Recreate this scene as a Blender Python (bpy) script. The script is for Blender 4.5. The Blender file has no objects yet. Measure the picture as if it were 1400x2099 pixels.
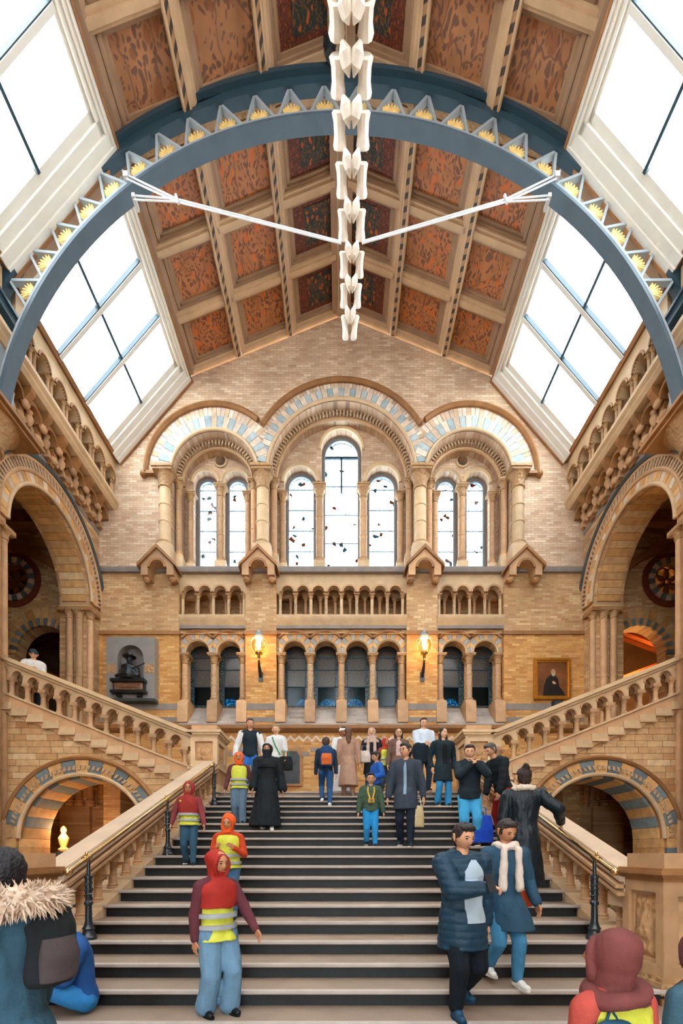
import bpy, bmesh, math, random
from math import sin, cos, pi, sqrt, atan2, radians as R
from mathutils import Vector, Matrix, noise
from mathutils.geometry import tessellate_polygon
random.seed(7)
SC = bpy.context.scene
COL = SC.collection
# ---------------------------------------------------------------- camera
EYE = 1.70            # eye height above the hall floor (m)
F = 907.0             # focal length in pixels of the 1400 x 2099 frame
cam = bpy.data.cameras.new('camera'); camo = bpy.data.objects.new('camera', cam); COL.objects.link(camo)
cam.sensor_fit = 'HORIZONTAL'; cam.sensor_width = 36; cam.lens = 36 * F / 1400
cam.shift_y = (1747 - 1049.5) / 1400; cam.clip_end = 200; cam.clip_start = .05
camo.location = (0, 0, EYE); camo.rotation_euler = (pi / 2, 0, 0)
SC.camera = camo
# ---------------------------------------------------------------- world, exposure
w = bpy.data.worlds.new('overcast_sky'); SC.world = w; w.use_nodes = True
bg = w.node_tree.nodes['Background']; bg.inputs[0].default_value = (.90, .965, 1.0, 1); bg.inputs[1].default_value = 10.0
vs = SC.view_settings; vs.view_transform = 'Standard'; vs.look = 'None'; vs.gamma = 1; vs.use_curve_mapping = False; vs.exposure = 0.48
cy = SC.cycles; cy.use_denoising = True; cy.max_bounces = 7; cy.diffuse_bounces = 4; cy.transparent_max_bounces = 12
cy.glossy_bounces = 3; cy.sample_clamp_indirect = 6; cy.caustics_reflective = False; cy.caustics_refractive = False
# ---------------------------------------------------------------- helpers: nodes and materials
MATS = {}
def nm(name):
    m = bpy.data.materials.new(name); m.use_nodes = True; nt = m.node_tree
    b = nt.nodes['Principled BSDF']; return m, nt, b
def N(nt, t, **kw):
    n = nt.nodes.new(t)
    for k, v in kw.items():
        if k.startswith('i_'): n.inputs[int(k[2:]) if k[2:].isdigit() else k[2:].replace('_', ' ')].default_value = v
        else: setattr(n, k, v)
    return n
def ramp(nt, stops, interp='LINEAR'):
    n = nt.nodes.new('ShaderNodeValToRGB'); cr = n.color_ramp; cr.interpolation = interp
    while len(cr.elements) < len(stops): cr.elements.new(.5)
    for e, (p, c) in zip(cr.elements, stops):
        e.position = p; e.color = (c[0], c[1], c[2], 1)
    return n
def mixc(nt, fac, a, b, mode='MIX'):
    n = nt.nodes.new('ShaderNodeMix'); n.data_type = 'RGBA'; n.blend_type = mode
    for sock, v in ((0, fac), (6, a), (7, b)):
        if hasattr(v, 'is_output'): nt.links.new(v, n.inputs[sock])
        elif sock == 0: n.inputs[0].default_value = v
        else: n.inputs[sock].default_value = (v[0], v[1], v[2], 1)
    return n.outputs[2]
def hexc(h):
    def l(c): c /= 255; return c / 12.92 if c <= .04045 else ((c + .055) / 1.055) ** 2.4
    return tuple(l(int(h[i:i + 2], 16)) for i in (0, 2, 4))
def stone(name, col, var=.25, rough=.75, scale=3, bump=.15, rnd=.2, fine=30, metal=0, spec=.35):
    """plain stone, wood, paint or metal with mottling and per-object variation"""
    if name in MATS: return MATS[name]
    m, nt, b = nm(name); L = nt.links
    tc = N(nt, 'ShaderNodeTexCoord'); oi = N(nt, 'ShaderNodeObjectInfo')
    n1 = N(nt, 'ShaderNodeTexNoise'); n1.inputs['Scale'].default_value = scale; n1.inputs['Detail'].default_value = 5
    L.new(tc.outputs['Object'], n1.inputs['Vector'])
    c = Vector(col)
    r1 = ramp(nt, [(.25, c * (1 - var)), (.75, c * (1 + var))]); L.new(n1.outputs[0], r1.inputs[0])
    r2 = ramp(nt, [(0, Vector((1, 1, 1)) * (1 - rnd)), (1, Vector((1, 1, 1)) * (1 + rnd))]); L.new(oi.outputs['Random'], r2.inputs[0])
    L.new(mixc(nt, 1, r1.outputs[0], r2.outputs[0], 'MULTIPLY'), b.inputs['Base Color'])
    b.inputs['Roughness'].default_value = rough; b.inputs['Metallic'].default_value = metal
    b.inputs['Specular IOR Level'].default_value = spec
    if bump:
        n2 = N(nt, 'ShaderNodeTexNoise'); n2.inputs['Scale'].default_value = fine; n2.inputs['Detail'].default_value = 4
        L.new(tc.outputs['Object'], n2.inputs['Vector'])
        bp = N(nt, 'ShaderNodeBump'); bp.inputs['Strength'].default_value = bump; bp.inputs['Distance'].default_value = .02
        L.new(n2.outputs[0], bp.inputs['Height']); L.new(bp.outputs[0], b.inputs['Normal'])
    MATS[name] = m; return m
def brick(name, cols, axis='x', bw=.25, rh=.076, mortar=(.30, .22, .15), bump=.5):
    """far brickwork: bricks too small in the photograph to be picked apart"""
    if name in MATS: return MATS[name]
    m, nt, b = nm(name); L = nt.links
    tc = N(nt, 'ShaderNodeTexCoord'); sp = N(nt, 'ShaderNodeSeparateXYZ'); cb = N(nt, 'ShaderNodeCombineXYZ')
    L.new(tc.outputs['Object'], sp.inputs[0]); L.new(sp.outputs['X' if axis == 'x' else 'Y'], cb.inputs[0]); L.new(sp.outputs['Z'], cb.inputs[1])
    br = N(nt, 'ShaderNodeTexBrick'); br.offset = .5
    br.inputs['Scale'].default_value = 1; br.inputs['Brick Width'].default_value = bw; br.inputs['Row Height'].default_value = rh
    br.inputs['Mortar Size'].default_value = .004; br.inputs['Mortar Smooth'].default_value = .2; br.inputs['Bias'].default_value = 0
    br.inputs['Color1'].default_value = (0, 0, 0, 1); br.inputs['Color2'].default_value = (1, 1, 1, 1); br.inputs['Mortar'].default_value = (.5, .5, .5, 1)
    L.new(cb.outputs[0], br.inputs['Vector'])
    r = ramp(nt, [(i / (len(cols) - 1), c) for i, c in enumerate(cols)]); L.new(br.outputs['Color'], r.inputs[0])
    n1 = N(nt, 'ShaderNodeTexNoise'); n1.inputs['Scale'].default_value = .9; n1.inputs['Detail'].default_value = 6; L.new(tc.outputs['Object'], n1.inputs['Vector'])
    r3 = ramp(nt, [(.3, (.78, .76, .74)), (.7, (1.15, 1.15, 1.15))]); L.new(n1.outputs[0], r3.inputs[0])
    c = mixc(nt, 1, r.outputs[0], r3.outputs[0], 'MULTIPLY')
    L.new(mixc(nt, br.outputs['Fac'], c, mortar), b.inputs['Base Color'])
    b.inputs['Roughness'].default_value = .7; b.inputs['Specular IOR Level'].default_value = .35
    bp = N(nt, 'ShaderNodeBump'); bp.invert = True; bp.inputs['Strength'].default_value = bump; bp.inputs['Distance'].default_value = .015
    L.new(br.outputs['Fac'], bp.inputs['Height']); L.new(bp.outputs[0], b.inputs['Normal'])
    MATS[name] = m; return m
def block_mat(name, stops, rough=.7):
    """one colour per piece, picked by the piece's own random number, with slight mottling"""
    if name in MATS: return MATS[name]
    m, nt, b = nm(name); L = nt.links
    oi = N(nt, 'ShaderNodeObjectInfo'); r = ramp(nt, stops); L.new(oi.outputs['Random'], r.inputs[0])
    tc = N(nt, 'ShaderNodeTexCoord'); n1 = N(nt, 'ShaderNodeTexNoise'); n1.inputs['Scale'].default_value = 6; n1.inputs['Detail'].default_value = 6
    ge = N(nt, 'ShaderNodeNewGeometry'); L.new(ge.outputs['Position'], n1.inputs['Vector'])
    r2 = ramp(nt, [(.3, (.8, .8, .8)), (.7, (1.18, 1.18, 1.18))]); L.new(n1.outputs[0], r2.inputs[0])
    L.new(mixc(nt, 1, r.outputs[0], r2.outputs[0], 'MULTIPLY'), b.inputs['Base Color'])
    b.inputs['Roughness'].default_value = rough
    bp = N(nt, 'ShaderNodeBump'); bp.inputs['Strength'].default_value = .2; bp.inputs['Distance'].default_value = .01
    n2 = N(nt, 'ShaderNodeTexNoise'); n2.inputs['Scale'].default_value = 40; L.new(ge.outputs['Position'], n2.inputs['Vector'])
    L.new(n2.outputs[0], bp.inputs['Height']); L.new(bp.outputs[0], b.inputs['Normal'])
    MATS[name] = m; return m
def emis(name, col, s):
    m, nt, b = nm(name); b.inputs['Base Color'].default_value = (*col, 1); b.inputs['Emission Color'].default_value = (*col, 1); b.inputs['Emission Strength'].default_value = s
    MATS[name] = m; return m
def glassy(name, tint, gloss=.08, pattern=None):
    m, nt, b = nm(name); L = nt.links; nt.nodes.remove(b)
    tr = N(nt, 'ShaderNodeBsdfTransparent'); tr.inputs[0].default_value = (*tint, 1)
    gl = N(nt, 'ShaderNodeBsdfGlossy'); gl.inputs['Roughness'].default_value = .12
    mx = N(nt, 'ShaderNodeMixShader'); mx.inputs[0].default_value = gloss
    L.new(tr.outputs[0], mx.inputs[1]); L.new(gl.outputs[0], mx.inputs[2]); L.new(mx.outputs[0], nt.nodes['Material Output'].inputs[0])
    if pattern == 'leaded':       # small leaded quarries: dark cames with a few coloured pieces
        tc = N(nt, 'ShaderNodeTexCoord'); sp = N(nt, 'ShaderNodeSeparateXYZ'); cb = N(nt, 'ShaderNodeCombineXYZ')
        L.new(tc.outputs['Object'], sp.inputs[0]); L.new(sp.outputs[0], cb.inputs[0]); L.new(sp.outputs[2], cb.inputs[1])
        v = N(nt, 'ShaderNodeTexVoronoi', voronoi_dimensions='2D', feature='DISTANCE_TO_EDGE'); v.inputs['Scale'].default_value = 9; L.new(cb.outputs[0], v.inputs['Vector'])
        v2 = N(nt, 'ShaderNodeTexVoronoi', voronoi_dimensions='2D'); v2.inputs['Scale'].default_value = 9; L.new(cb.outputs[0], v2.inputs['Vector'])
        hs = N(nt, 'ShaderNodeSeparateColor'); L.new(v2.outputs['Color'], hs.inputs[0])
        r = ramp(nt, [(0, (.9, .96, 1)), (.80, (.8, .92, .97)), (.965, (.12, .06, .02)), (.98, (.05, .08, .09)), (.99, (.12, .03, .02))], 'CONSTANT'); L.new(hs.outputs[0], r.inputs[0])
        e = ramp(nt, [(.02, (.01, .02, .025)), (.04, (1, 1, 1))]); L.new(v.outputs['Distance'], e.inputs[0])
        L.new(mixc(nt, 1, r.outputs[0], e.outputs[0], 'MULTIPLY'), tr.inputs[0])
    MATS[name] = m; return m
# ---------------------------------------------------------------- helpers: geometry
class MB:
    def __init__(s): s.v = []; s.f = []
    def add(s, vs, fs):
        o = len(s.v); s.v += [tuple(p) for p in vs]; s.f += [tuple(i + o for i in f) for f in fs]; return s
    def box(s, x0, x1, y0, y1, z0, z1):
        return s.mbox(lambda a, b, c: (a, b, c), x0, x1, y0, y1, z0, z1)
    def mbox(s, fn, a0, a1, b0, b1, c0, c1):
        vs = [fn(a, b, c) for a in (a0, a1) for b in (b0, b1) for c in (c0, c1)]
        return s.add(vs, [(0, 1, 3, 2), (4, 6, 7, 5), (0, 4, 5, 1), (2, 3, 7, 6), (0, 2, 6, 4), (1, 5, 7, 3)])
    def hexa(s, p): # 8 corners: bottom ring of 4 then top ring of 4
        return s.add(p, [(3, 2, 1, 0), (4, 5, 6, 7), (0, 1, 5, 4), (1, 2, 6, 5), (2, 3, 7, 6), (3, 0, 4, 7)])
    def plate(s, outer, holes, fn, w0, w1):
        loops = [outer] + list(holes)
        tris = tessellate_polygon([[Vector((a, b, 0)) for a, b in l] for l in loops])
        pts = [p for l in loops for p in l]; n = len(pts)
        vs = [fn(a, b, w0) for a, b in pts] + [fn(a, b, w1) for a, b in pts]
        fs = [tuple(t) for t in tris] + [tuple(i + n for i in reversed(t)) for t in tris]
        k = 0
        for l in loops:
            m = len(l)
            for i in range(m):
                a, b = k + i, k + (i + 1) % m
                fs.append((a, b, b + n, a + n))
            k += m
        return s.add(vs, fs)
    def lathe(s, prof, c=(0, 0, 0), n=16, fn=None):
        vs = []; fs = []
        for r, z in prof:
            for i in range(n):
                a = 2 * pi * i / n; p = (c[0] + r * cos(a), c[1] + r * sin(a), c[2] + z); vs.append(fn(*p) if fn else p)
        for j in range(len(prof) - 1):
            for i in range(n):
                k = (i + 1) % n; fs.append((j * n + i, j * n + k, (j + 1) * n + k, (j + 1) * n + i))
        fs.append(tuple(reversed(range(n)))); fs.append(tuple(range((len(prof) - 1) * n, len(prof) * n)))
        return s.add(vs, fs)
    def tube(s, pts, rad, n=8, up=None):
        pts = [Vector(p) for p in pts]; vs = []; fs = []; u = None
        for i, p in enumerate(pts):
            t = (pts[min(i + 1, len(pts) - 1)] - pts[max(i - 1, 0)]).normalized()
            if u is None:
                u = Vector((0, 0, 1)) if abs(t.z) < .9 else Vector((1, 0, 0))
            u = (u - t * u.dot(t)).normalized(); w = t.cross(u)
            r = rad[i] if isinstance(rad, (list, tuple)) else rad
            for k in range(n):
                a = 2 * pi * k / n; vs.append(p + u * (r * cos(a)) + w * (r * sin(a)))
        for j in range(len(pts) - 1):
            for k in range(n):
                q = (k + 1) % n; fs.append((j * n + k, j * n + q, (j + 1) * n + q, (j + 1) * n + k))
        fs.append(tuple(reversed(range(n)))); fs.append(tuple(range((len(pts) - 1) * n, len(pts) * n)))
        return s.add(vs, fs)
    def ring(s, fn, cu, cv, prof, a0, a1, n):
        """closed profile of (radius, depth) swept round (cu, cv) between two angles"""
        m = len(prof); vs = []; fs = []
        for i in range(n + 1):
            a = a0 + (a1 - a0) * i / n
            for r, w_ in prof: vs.append(fn(cu + r * cos(a), cv + r * sin(a), w_))
        for i in range(n):
            for k in range(m):
                q = (k + 1) % m; fs.append((i * m + k, i * m + q, (i + 1) * m + q, (i + 1) * m + k))
        fs.append(tuple(reversed(range(m)))); fs.append(tuple(n * m + k for k in range(m)))
        return s.add(vs, fs)
    def ball(s, c, r, n=10, m=7):
        rx, ry, rz = r if isinstance(r, (tuple, list)) else (r, r, r)
        vs = [(c[0], c[1], c[2] - rz)]; fs = []
        for j in range(1, m):
            t = -pi / 2 + pi * j / m
            for i in range(n):
                a = 2 * pi * i / n; vs.append((c[0] + rx * cos(t) * cos(a), c[1] + ry * cos(t) * sin(a), c[2] + rz * sin(t)))
        vs.append((c[0], c[1], c[2] + rz)); e = len(vs) - 1
        for i in range(n):
            k = (i + 1) % n; fs.append((0, 1 + k, 1 + i)); fs.append((e, e - n + i, e - n + k))
            for j in range(m - 2): fs.append((1 + j * n + i, 1 + j * n + k, 1 + (j + 1) * n + k, 1 + (j + 1) * n + i))
        return s.add(vs, fs)
    def mesh(s, name, mat, smooth=True, angle=35):
        me = bpy.data.meshes.new(name); me.from_pydata([tuple(p) for p in s.v], [], s.f)
        bm = bmesh.new(); bm.from_mesh(me); bmesh.ops.recalc_face_normals(bm, faces=bm.faces); bm.to_mesh(me); bm.free()
        if mat: me.materials.append(mat)
        if smooth:
            me.polygons.foreach_set('use_smooth', [True] * len(me.polygons)); me.set_sharp_from_angle(angle=R(angle))
        return me
WP = {}
def link(name, me, parent=None, loc=(0, 0, 0), rot=None):
    o = bpy.data.objects.new(name, me); COL.objects.link(o)
    loc = Vector(loc)
    if parent: o.parent = parent; o.location = loc - WP[parent]
    else: o.location = loc
    if rot: o.rotation_euler = rot
    WP[o] = loc; return o
def part(name, mb, mat, parent, smooth=True): return link(name, mb.mesh(name, mat, smooth), parent)
def struct(name, mb, mat, label=None):
    o = link(name, mb.mesh(name, mat)); o['kind'] = 'structure'
    if label: o['label'] = label
    return o
def thing(name, label, cat, loc=(0, 0, 0), group=None, rotz=0):
    o = bpy.data.objects.new(name, None); COL.objects.link(o); o.location = loc; o.rotation_euler = (0, 0, rotz); o.empty_display_size = .2
    WP[o] = Vector(loc); o['label'] = label; o['category'] = cat
    if group: o['group'] = group
    return o
FR = lambda a, b, c: (a, c, b)          # frontal plane: (x, z, depth y)
def SD(sx): return lambda a, b, c: (sx * c, a, b)   # side plane: (y, z, distance from the axis)
def arch_pts(cu, cv, r, z0, n=16, hw=None):
    """opening outline: round head on straight jambs down to z0"""
    p = [(cu - r, z0)] + [(cu - r * cos(pi * i / n), cv + r * sin(pi * i / n)) for i in range(n + 1)] + [(cu + r, z0)]
    return p
def circ(cu, cv, r, n=20): return [(cu + r * cos(2 * pi * i / n), cv + r * sin(2 * pi * i / n)) for i in range(n)]
def XZ(px, py, D): return ((px - 700) / F * D, EYE + (1747 - py) / F * D)   # survey: a pixel read at a known distance, in metres
# ---------------------------------------------------------------- materials
T = hexc
BUFF = stone('buff_terracotta', T('b8926c'), .18, .6, 4, .2, .18)
BUFF2 = stone('pale_terracotta', T('c4a884'), .14, .6, 4, .2, .12)
BROWN = stone('brown_terracotta', T('94683f'), .2, .55, 4, .2, .15)
BLUE = stone('blue_grey_terracotta', T('6f8489'), .16, .6, 5, .15, .12)
GREY = stone('grey_stone', T('857d78'), .15, .7, 4, .15, .06)
PALE = stone('pale_grey_sill', T('aaa098'), .12, .7, 4, .15, .06)
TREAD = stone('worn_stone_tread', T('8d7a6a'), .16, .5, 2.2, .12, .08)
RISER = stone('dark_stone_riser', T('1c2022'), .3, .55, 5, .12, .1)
DKGREY = stone('dark_slate', T('3c4446'), .2, .6, 4, .1, .1)
IRON = stone('painted_iron_dark', T('2c4350'), .14, .45, 3, .05, .06)
IRON2 = stone('painted_iron_grey', T('4c5d69'), .1, .45, 3, .05, .05)
IRON3 = stone('painted_iron_pale', T('96a1a8'), .1, .5, 3, .05, .05)
POSTIRON = stone('cast_iron_black', T('14222a'), .2, .3, 8, .1, .05, spec=.6)
GOLD = stone('gilded_leaf', T('e8c67e'), .25, .4, 9, .1, .1)
CREAM = stone('cream_painted_wood', T('c2a381'), .12, .55, 3, .06, .06)
CREAM2 = stone('tan_painted_wood', T('9c7d62'), .14, .55, 3, .06, .06)
WHITEW = stone('white_painted_frame', T('dcdad2'), .05, .45, 3, .03, .03)
REDP = stone('oxide_red_band', T('6d3527'), .2, .6, 7, .1, .05)
DARKW = stone('dark_glazing_bar', T('26404e'), .2, .4, 5, .05, .05)
BRASS = stone('polished_brass', T('e0bd84'), .1, .18, 6, .03, .05, metal=1)
BRONZE = stone('dark_bronze', T('2e3032'), .3, .35, 8, .1, .05, metal=.6)
BONE = stone('old_bone', T('e6ddd0'), .16, .55, 7, .25, .05, fine=18)
SOIL = stone('plain_plaster', T('a08a72'), .2, .8, 2, .1, .05)
WOODO = stone('orange_stained_wood', T('7e3f1d'), .25, .5, 5, .1, .1)
GILT = stone('gilt_frame', T('c98a34'), .2, .3, 14, .2, .05, metal=.7)
WB = [T(c) for c in ('a98258', 'c29e72', 'b68d60', 'd2b48a', 'b08253', 'c8a67a')]
WBO = [T(c) for c in ('b67c3c', 'cf9a55', 'c08a48', 'dcb070', 'b5773a', 'd2a060')]
WBU = [T(c) for c in ('b5947a', 'cbb095', 'bfa083', 'd8c3aa', 'b8957a', 'cfb498')]
BR_UP = brick('upper_wall_brick', WBU, 'x')
BR_MID = brick('middle_wall_brick', WB, 'x')
BR_LOW = brick('lower_wall_brick', WBO, 'x')
BR_SIDE = brick('side_wall_brick', WB, 'y')
BR_DEEP = BR_MID
BLOCK = block_mat('terracotta_block', [(0, T('b58a5a')), (.3, T('c9a678')), (.6, T('bf9666')), (.85, T('d3b68c')), (1, T('a97846'))])
VOUSB = block_mat('buff_voussoir', [(0, T('b98a52')), (1, T('cfa46c'))])
VOUSG = block_mat('blue_grey_voussoir', [(0, T('56646a')), (1, T('75858a'))])
VOUSP = block_mat('pale_voussoir', [(0, T('bfa894')), (.5, T('d8c8b4')), (1, T('b8a08a'))])
VOUSE = block_mat('grey_voussoir', [(0, T('8e8c8a')), (1, T('a8a29c'))])
VOUSQ = block_mat('sandy_voussoir', [(0, T('b79a7c')), (1, T('c9b094'))])
VOUSL = block_mat('light_blue_voussoir', [(0, T('8b9da3')), (1, T('a5b1b3'))])
GLASS = glassy('skylight_glass', (.97, .99, 1), .04)
LEADG = glassy('leaded_glass', (.9, .96, 1), .03, 'leaded')
CLEARD = glassy('clear_dark_glass', (.45, .6, .66), .012)
def dark_leaded():
    m, nt, b = nm('textured_leaded_glass'); L = nt.links
    tc = N(nt, 'ShaderNodeTexCoord'); sp = N(nt, 'ShaderNodeSeparateXYZ'); cb = N(nt, 'ShaderNodeCombineXYZ')
    L.new(tc.outputs['Object'], sp.inputs[0]); L.new(sp.outputs[0], cb.inputs[0]); L.new(sp.outputs[2], cb.inputs[1])
    v = N(nt, 'ShaderNodeTexVoronoi', voronoi_dimensions='2D'); v.inputs['Scale'].default_value = 26; L.new(cb.outputs[0], v.inputs['Vector'])
    r2 = ramp(nt, [(0, (1.3, 1.3, 1.3)), (.5, (.35, .38, .4))]); L.new(v.outputs['Distance'], r2.inputs[0])
    L.new(mixc(nt, 1, T('5a544e'), r2.outputs[0], 'MULTIPLY'), b.inputs['Base Color']); b.inputs['Roughness'].default_value = .22
    return m
DLEAD = dark_leaded()
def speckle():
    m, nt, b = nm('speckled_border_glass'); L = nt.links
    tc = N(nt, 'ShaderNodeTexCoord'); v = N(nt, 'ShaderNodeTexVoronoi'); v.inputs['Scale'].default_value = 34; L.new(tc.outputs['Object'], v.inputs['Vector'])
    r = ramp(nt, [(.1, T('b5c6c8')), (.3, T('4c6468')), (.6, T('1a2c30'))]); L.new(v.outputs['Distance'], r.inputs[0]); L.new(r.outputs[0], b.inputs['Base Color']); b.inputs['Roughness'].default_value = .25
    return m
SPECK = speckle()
def painted(name, ground, leaf, fruit, sc=1.0):
    """flat painted decoration: branches, dark leaves and a few fruits on a tan ground"""
    m, nt, b = nm(name); L = nt.links
    ge = N(nt, 'ShaderNodeNewGeometry'); oi = N(nt, 'ShaderNodeObjectInfo'); mp = N(nt, 'ShaderNodeVectorMath', operation='MULTIPLY_ADD')
    ad = N(nt, 'ShaderNodeVectorMath', operation='SCALE'); ad.inputs[0].default_value = (13, 7, 0); L.new(oi.outputs['Random'], ad.inputs['Scale'])
    sp = N(nt, 'ShaderNodeSeparateXYZ'); cb = N(nt, 'ShaderNodeCombineXYZ'); L.new(ge.outputs['Position'], sp.inputs[0]); L.new(sp.outputs[0], cb.inputs[0]); L.new(sp.outputs[1], cb.inputs[1])
    mp.inputs[1].default_value = (1.0 * sc, .62 * sc, 1); L.new(cb.outputs[0], mp.inputs[0]); L.new(ad.outputs[0], mp.inputs[2])
    nz = N(nt, 'ShaderNodeTexNoise'); nz.inputs['Scale'].default_value = 3; nz.inputs['Detail'].default_value = 2; L.new(mp.outputs[0], nz.inputs['Vector'])
    w_ = N(nt, 'ShaderNodeVectorMath', operation='MULTIPLY_ADD'); w_.inputs[1].default_value = (.35, .35, 0); L.new(nz.outputs['Color'], w_.inputs[0]); L.new(mp.outputs[0], w_.inputs[2])
    v = N(nt, 'ShaderNodeTexVoronoi', voronoi_dimensions='2D'); v.inputs['Scale'].default_value = 13; L.new(w_.outputs[0], v.inputs['Vector'])
    d = N(nt, 'ShaderNodeTexNoise'); d.inputs['Scale'].default_value = 3.4; L.new(mp.outputs[0], d.inputs['Vector'])
    sub = N(nt, 'ShaderNodeMath', operation='MULTIPLY_ADD'); sub.inputs[1].default_value = -.9; L.new(d.outputs[0], sub.inputs[0]); sub.inputs[2].default_value = .45
    s2 = N(nt, 'ShaderNodeMath', operation='ADD'); L.new(v.outputs['Distance'], s2.inputs[0]); L.new(sub.outputs[0], s2.inputs[1])
    lf = ramp(nt, [(.22, (1, 1, 1)), (.34, (0, 0, 0))]); L.new(s2.outputs[0], lf.inputs[0])
    e = N(nt, 'ShaderNodeTexVoronoi', voronoi_dimensions='2D', feature='DISTANCE_TO_EDGE'); e.inputs['Scale'].default_value = 2.1; L.new(w_.outputs[0], e.inputs['Vector'])
    br = ramp(nt, [(.012, (.8, .8, .8)), (.03, (0, 0, 0))]); L.new(e.outputs['Distance'], br.inputs[0])
    f = N(nt, 'ShaderNodeTexVoronoi', voronoi_dimensions='2D'); f.inputs['Scale'].default_value = 3.6; L.new(w_.outputs[0], f.inputs['Vector'])
    fr = ramp(nt, [(.13, (.9, .9, .9)), (.21, (0, 0, 0))]); L.new(f.outputs['Distance'], fr.inputs[0])
    g = ramp(nt, [(.3, Vector(ground) * .82), (.7, Vector(ground) * 1.15)]); L.new(d.outputs[0], g.inputs[0])
    c = mixc(nt, br.outputs[0], g.outputs[0], Vector(leaf) * .9); c = mixc(nt, lf.outputs[0], c, leaf); c = mixc(nt, fr.outputs[0], c, fruit)
    L.new(c, b.inputs['Base Color']); b.inputs['Roughness'].default_value = .6
    MATS[name] = m; return m
PAINT = painted('painted_leaf_panel', T('b27244'), T('784b36'), T('cc6a2e'))
PAINTF = painted('painted_fern_panel', T('a8744e'), T('745240'), T('8f5a38'), .8)
PAINTD = painted('painted_dark_panel', T('28302f'), T('6b4a2c'), T('b85a22'), 1.6)
PAINTR = painted('painted_red_border', T('6b3320'), T('3c1c14'), T('8a4a26'), 3)
def rope():
    m, nt, b = nm('rope_ornament'); L = nt.links
    ge = N(nt, 'ShaderNodeNewGeometry'); wv = N(nt, 'ShaderNodeTexWave', bands_direction='DIAGONAL'); wv.inputs['Scale'].default_value = 2.6; L.new(ge.outputs['Position'], wv.inputs['Vector'])
    r = ramp(nt, [(.35, T('3b3430')), (.6, T('a5825f'))]); L.new(wv.outputs[0], r.inputs[0]); L.new(r.outputs[0], b.inputs['Base Color']); b.inputs['Roughness'].default_value = .6
    return m
ROPE = rope()
def carved(name, c0, c1, sc=16):
    m, nt, b = nm(name); L = nt.links
    ge = N(nt, 'ShaderNodeNewGeometry'); v = N(nt, 'ShaderNodeTexVoronoi', feature='SMOOTH_F1'); v.inputs['Scale'].default_value = sc; L.new(ge.outputs['Position'], v.inputs['Vector'])
    cm_ = (Vector(c0) + Vector(c1)) / 2; b.inputs['Base Color'].default_value = (*cm_, 1); b.inputs['Roughness'].default_value = .6
    bp = N(nt, 'ShaderNodeBump'); bp.invert = True; bp.inputs['Strength'].default_value = .8; bp.inputs['Distance'].default_value = .04; L.new(v.outputs[0], bp.inputs['Height']); L.new(bp.outputs[0], b.inputs['Normal'])
    MATS[name] = m; return m
CARV = carved('carved_terracotta', T('8a6642'), T('c09a6c'))
CARVP = carved('carved_pale_terracotta', T('957658'), T('cdb08c'), 22)
# ---------------------------------------------------------------- shared pieces
CACHE = {}
def shared(key, fn):
    if key not in CACHE: CACHE[key] = fn()
    return CACHE[key]
def column(parent, x, y, z0, z1, r, mat=None, base=None, capmat=None, rings=True, name='column', capk=1.0):
    """shaft with attic base and carved bell capital under a square abacus; z1 is the top of the abacus"""
    mat = mat or BUFF; capmat = capmat or CARV
    h = z1 - z0; hc = min(max(r * 3.2, .1), h * .32) * capk; hb = r * 1.5 if base is None else base
    k = (round(h, 3), round(r, 3), mat.name, round(hb, 3), capmat.name, capk)
    def mk():
        s = MB(); zz = [hb, h - hc]; pr = [(r, zz[0])]
        if rings and h > 1.2:
            for t in (.36, .68):
                zc = hb + (h - hb - hc) * t; pr += [(r, zc - .03), (r * 1.1, zc - .02), (r * 1.1, zc + .02), (r, zc + .03)]
        pr += [(r * .96, zz[1])]
        s.lathe(pr, n=14)
        b = MB(); b.lathe([(r * 1.5, 0), (r * 1.5, hb * .35), (r * 1.25, hb * .45), (r * 1.42, hb * .62), (r * 1.05, hb * .8), (r * 1.12, hb * .9), (r, hb)], n=14)
        c = MB(); zc = h - hc; c.lathe([(r, zc), (r * 1.15, zc + hc * .04), (r * 1.15, zc + hc * .1), (r * 1.0, zc + hc * .13), (r * 1.1, zc + hc * .4), (r * 1.3, zc + hc * .6), (r * 1.6, zc + hc * .74)], n=14)
        q = r * 1.62; c.box(-q, q, -q, q, zc + hc * .74, zc + hc * .86); q *= 1.1; c.box(-q, q, -q, q, zc + hc * .86, h)
        return s.mesh(name, mat), b.mesh('column_base', mat), c.mesh('capital', capmat)
    s, b, c = shared(('col',) + k, mk)
    o = link(name, s, parent, (x, y, z0)); link('column_base', b, o, (x, y, z0)); link('capital', c, o, (x, y, z0)); return o
def voussoirs(parent, fn, cu, cv, r0, r1, w0, w1, a0, a1, n, mats, name='voussoir', clamp=None, keep=None, gap=.006):
    for i in range(n):
        b0 = a0 + (a1 - a0) * i / n; b1 = a0 + (a1 - a0) * (i + 1) / n
        g = gap / r1; b0 += g; b1 -= g; am = (b0 + b1) / 2; u, v = cu + (r0 + r1) / 2 * cos(am), cv + (r0 + r1) / 2 * sin(am)
        if keep and not keep(u, v): continue
        m = MB(); pr = []
        jit = random.uniform(-.006, .006)
        for w_ in (w1, w0 + jit):
            for a, r in ((b0, r0), (b0, r1), (b1, r1), (b1, r0)):
                uu = cu + r * cos(a); vv = cv + r * sin(a)
                if clamp: uu = min(max(uu, clamp[0]), clamp[1])
                pr.append(fn(uu, vv, w_))
        m.hexa(pr); part(name, m, mats[i % len(mats)], parent, False)
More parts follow.
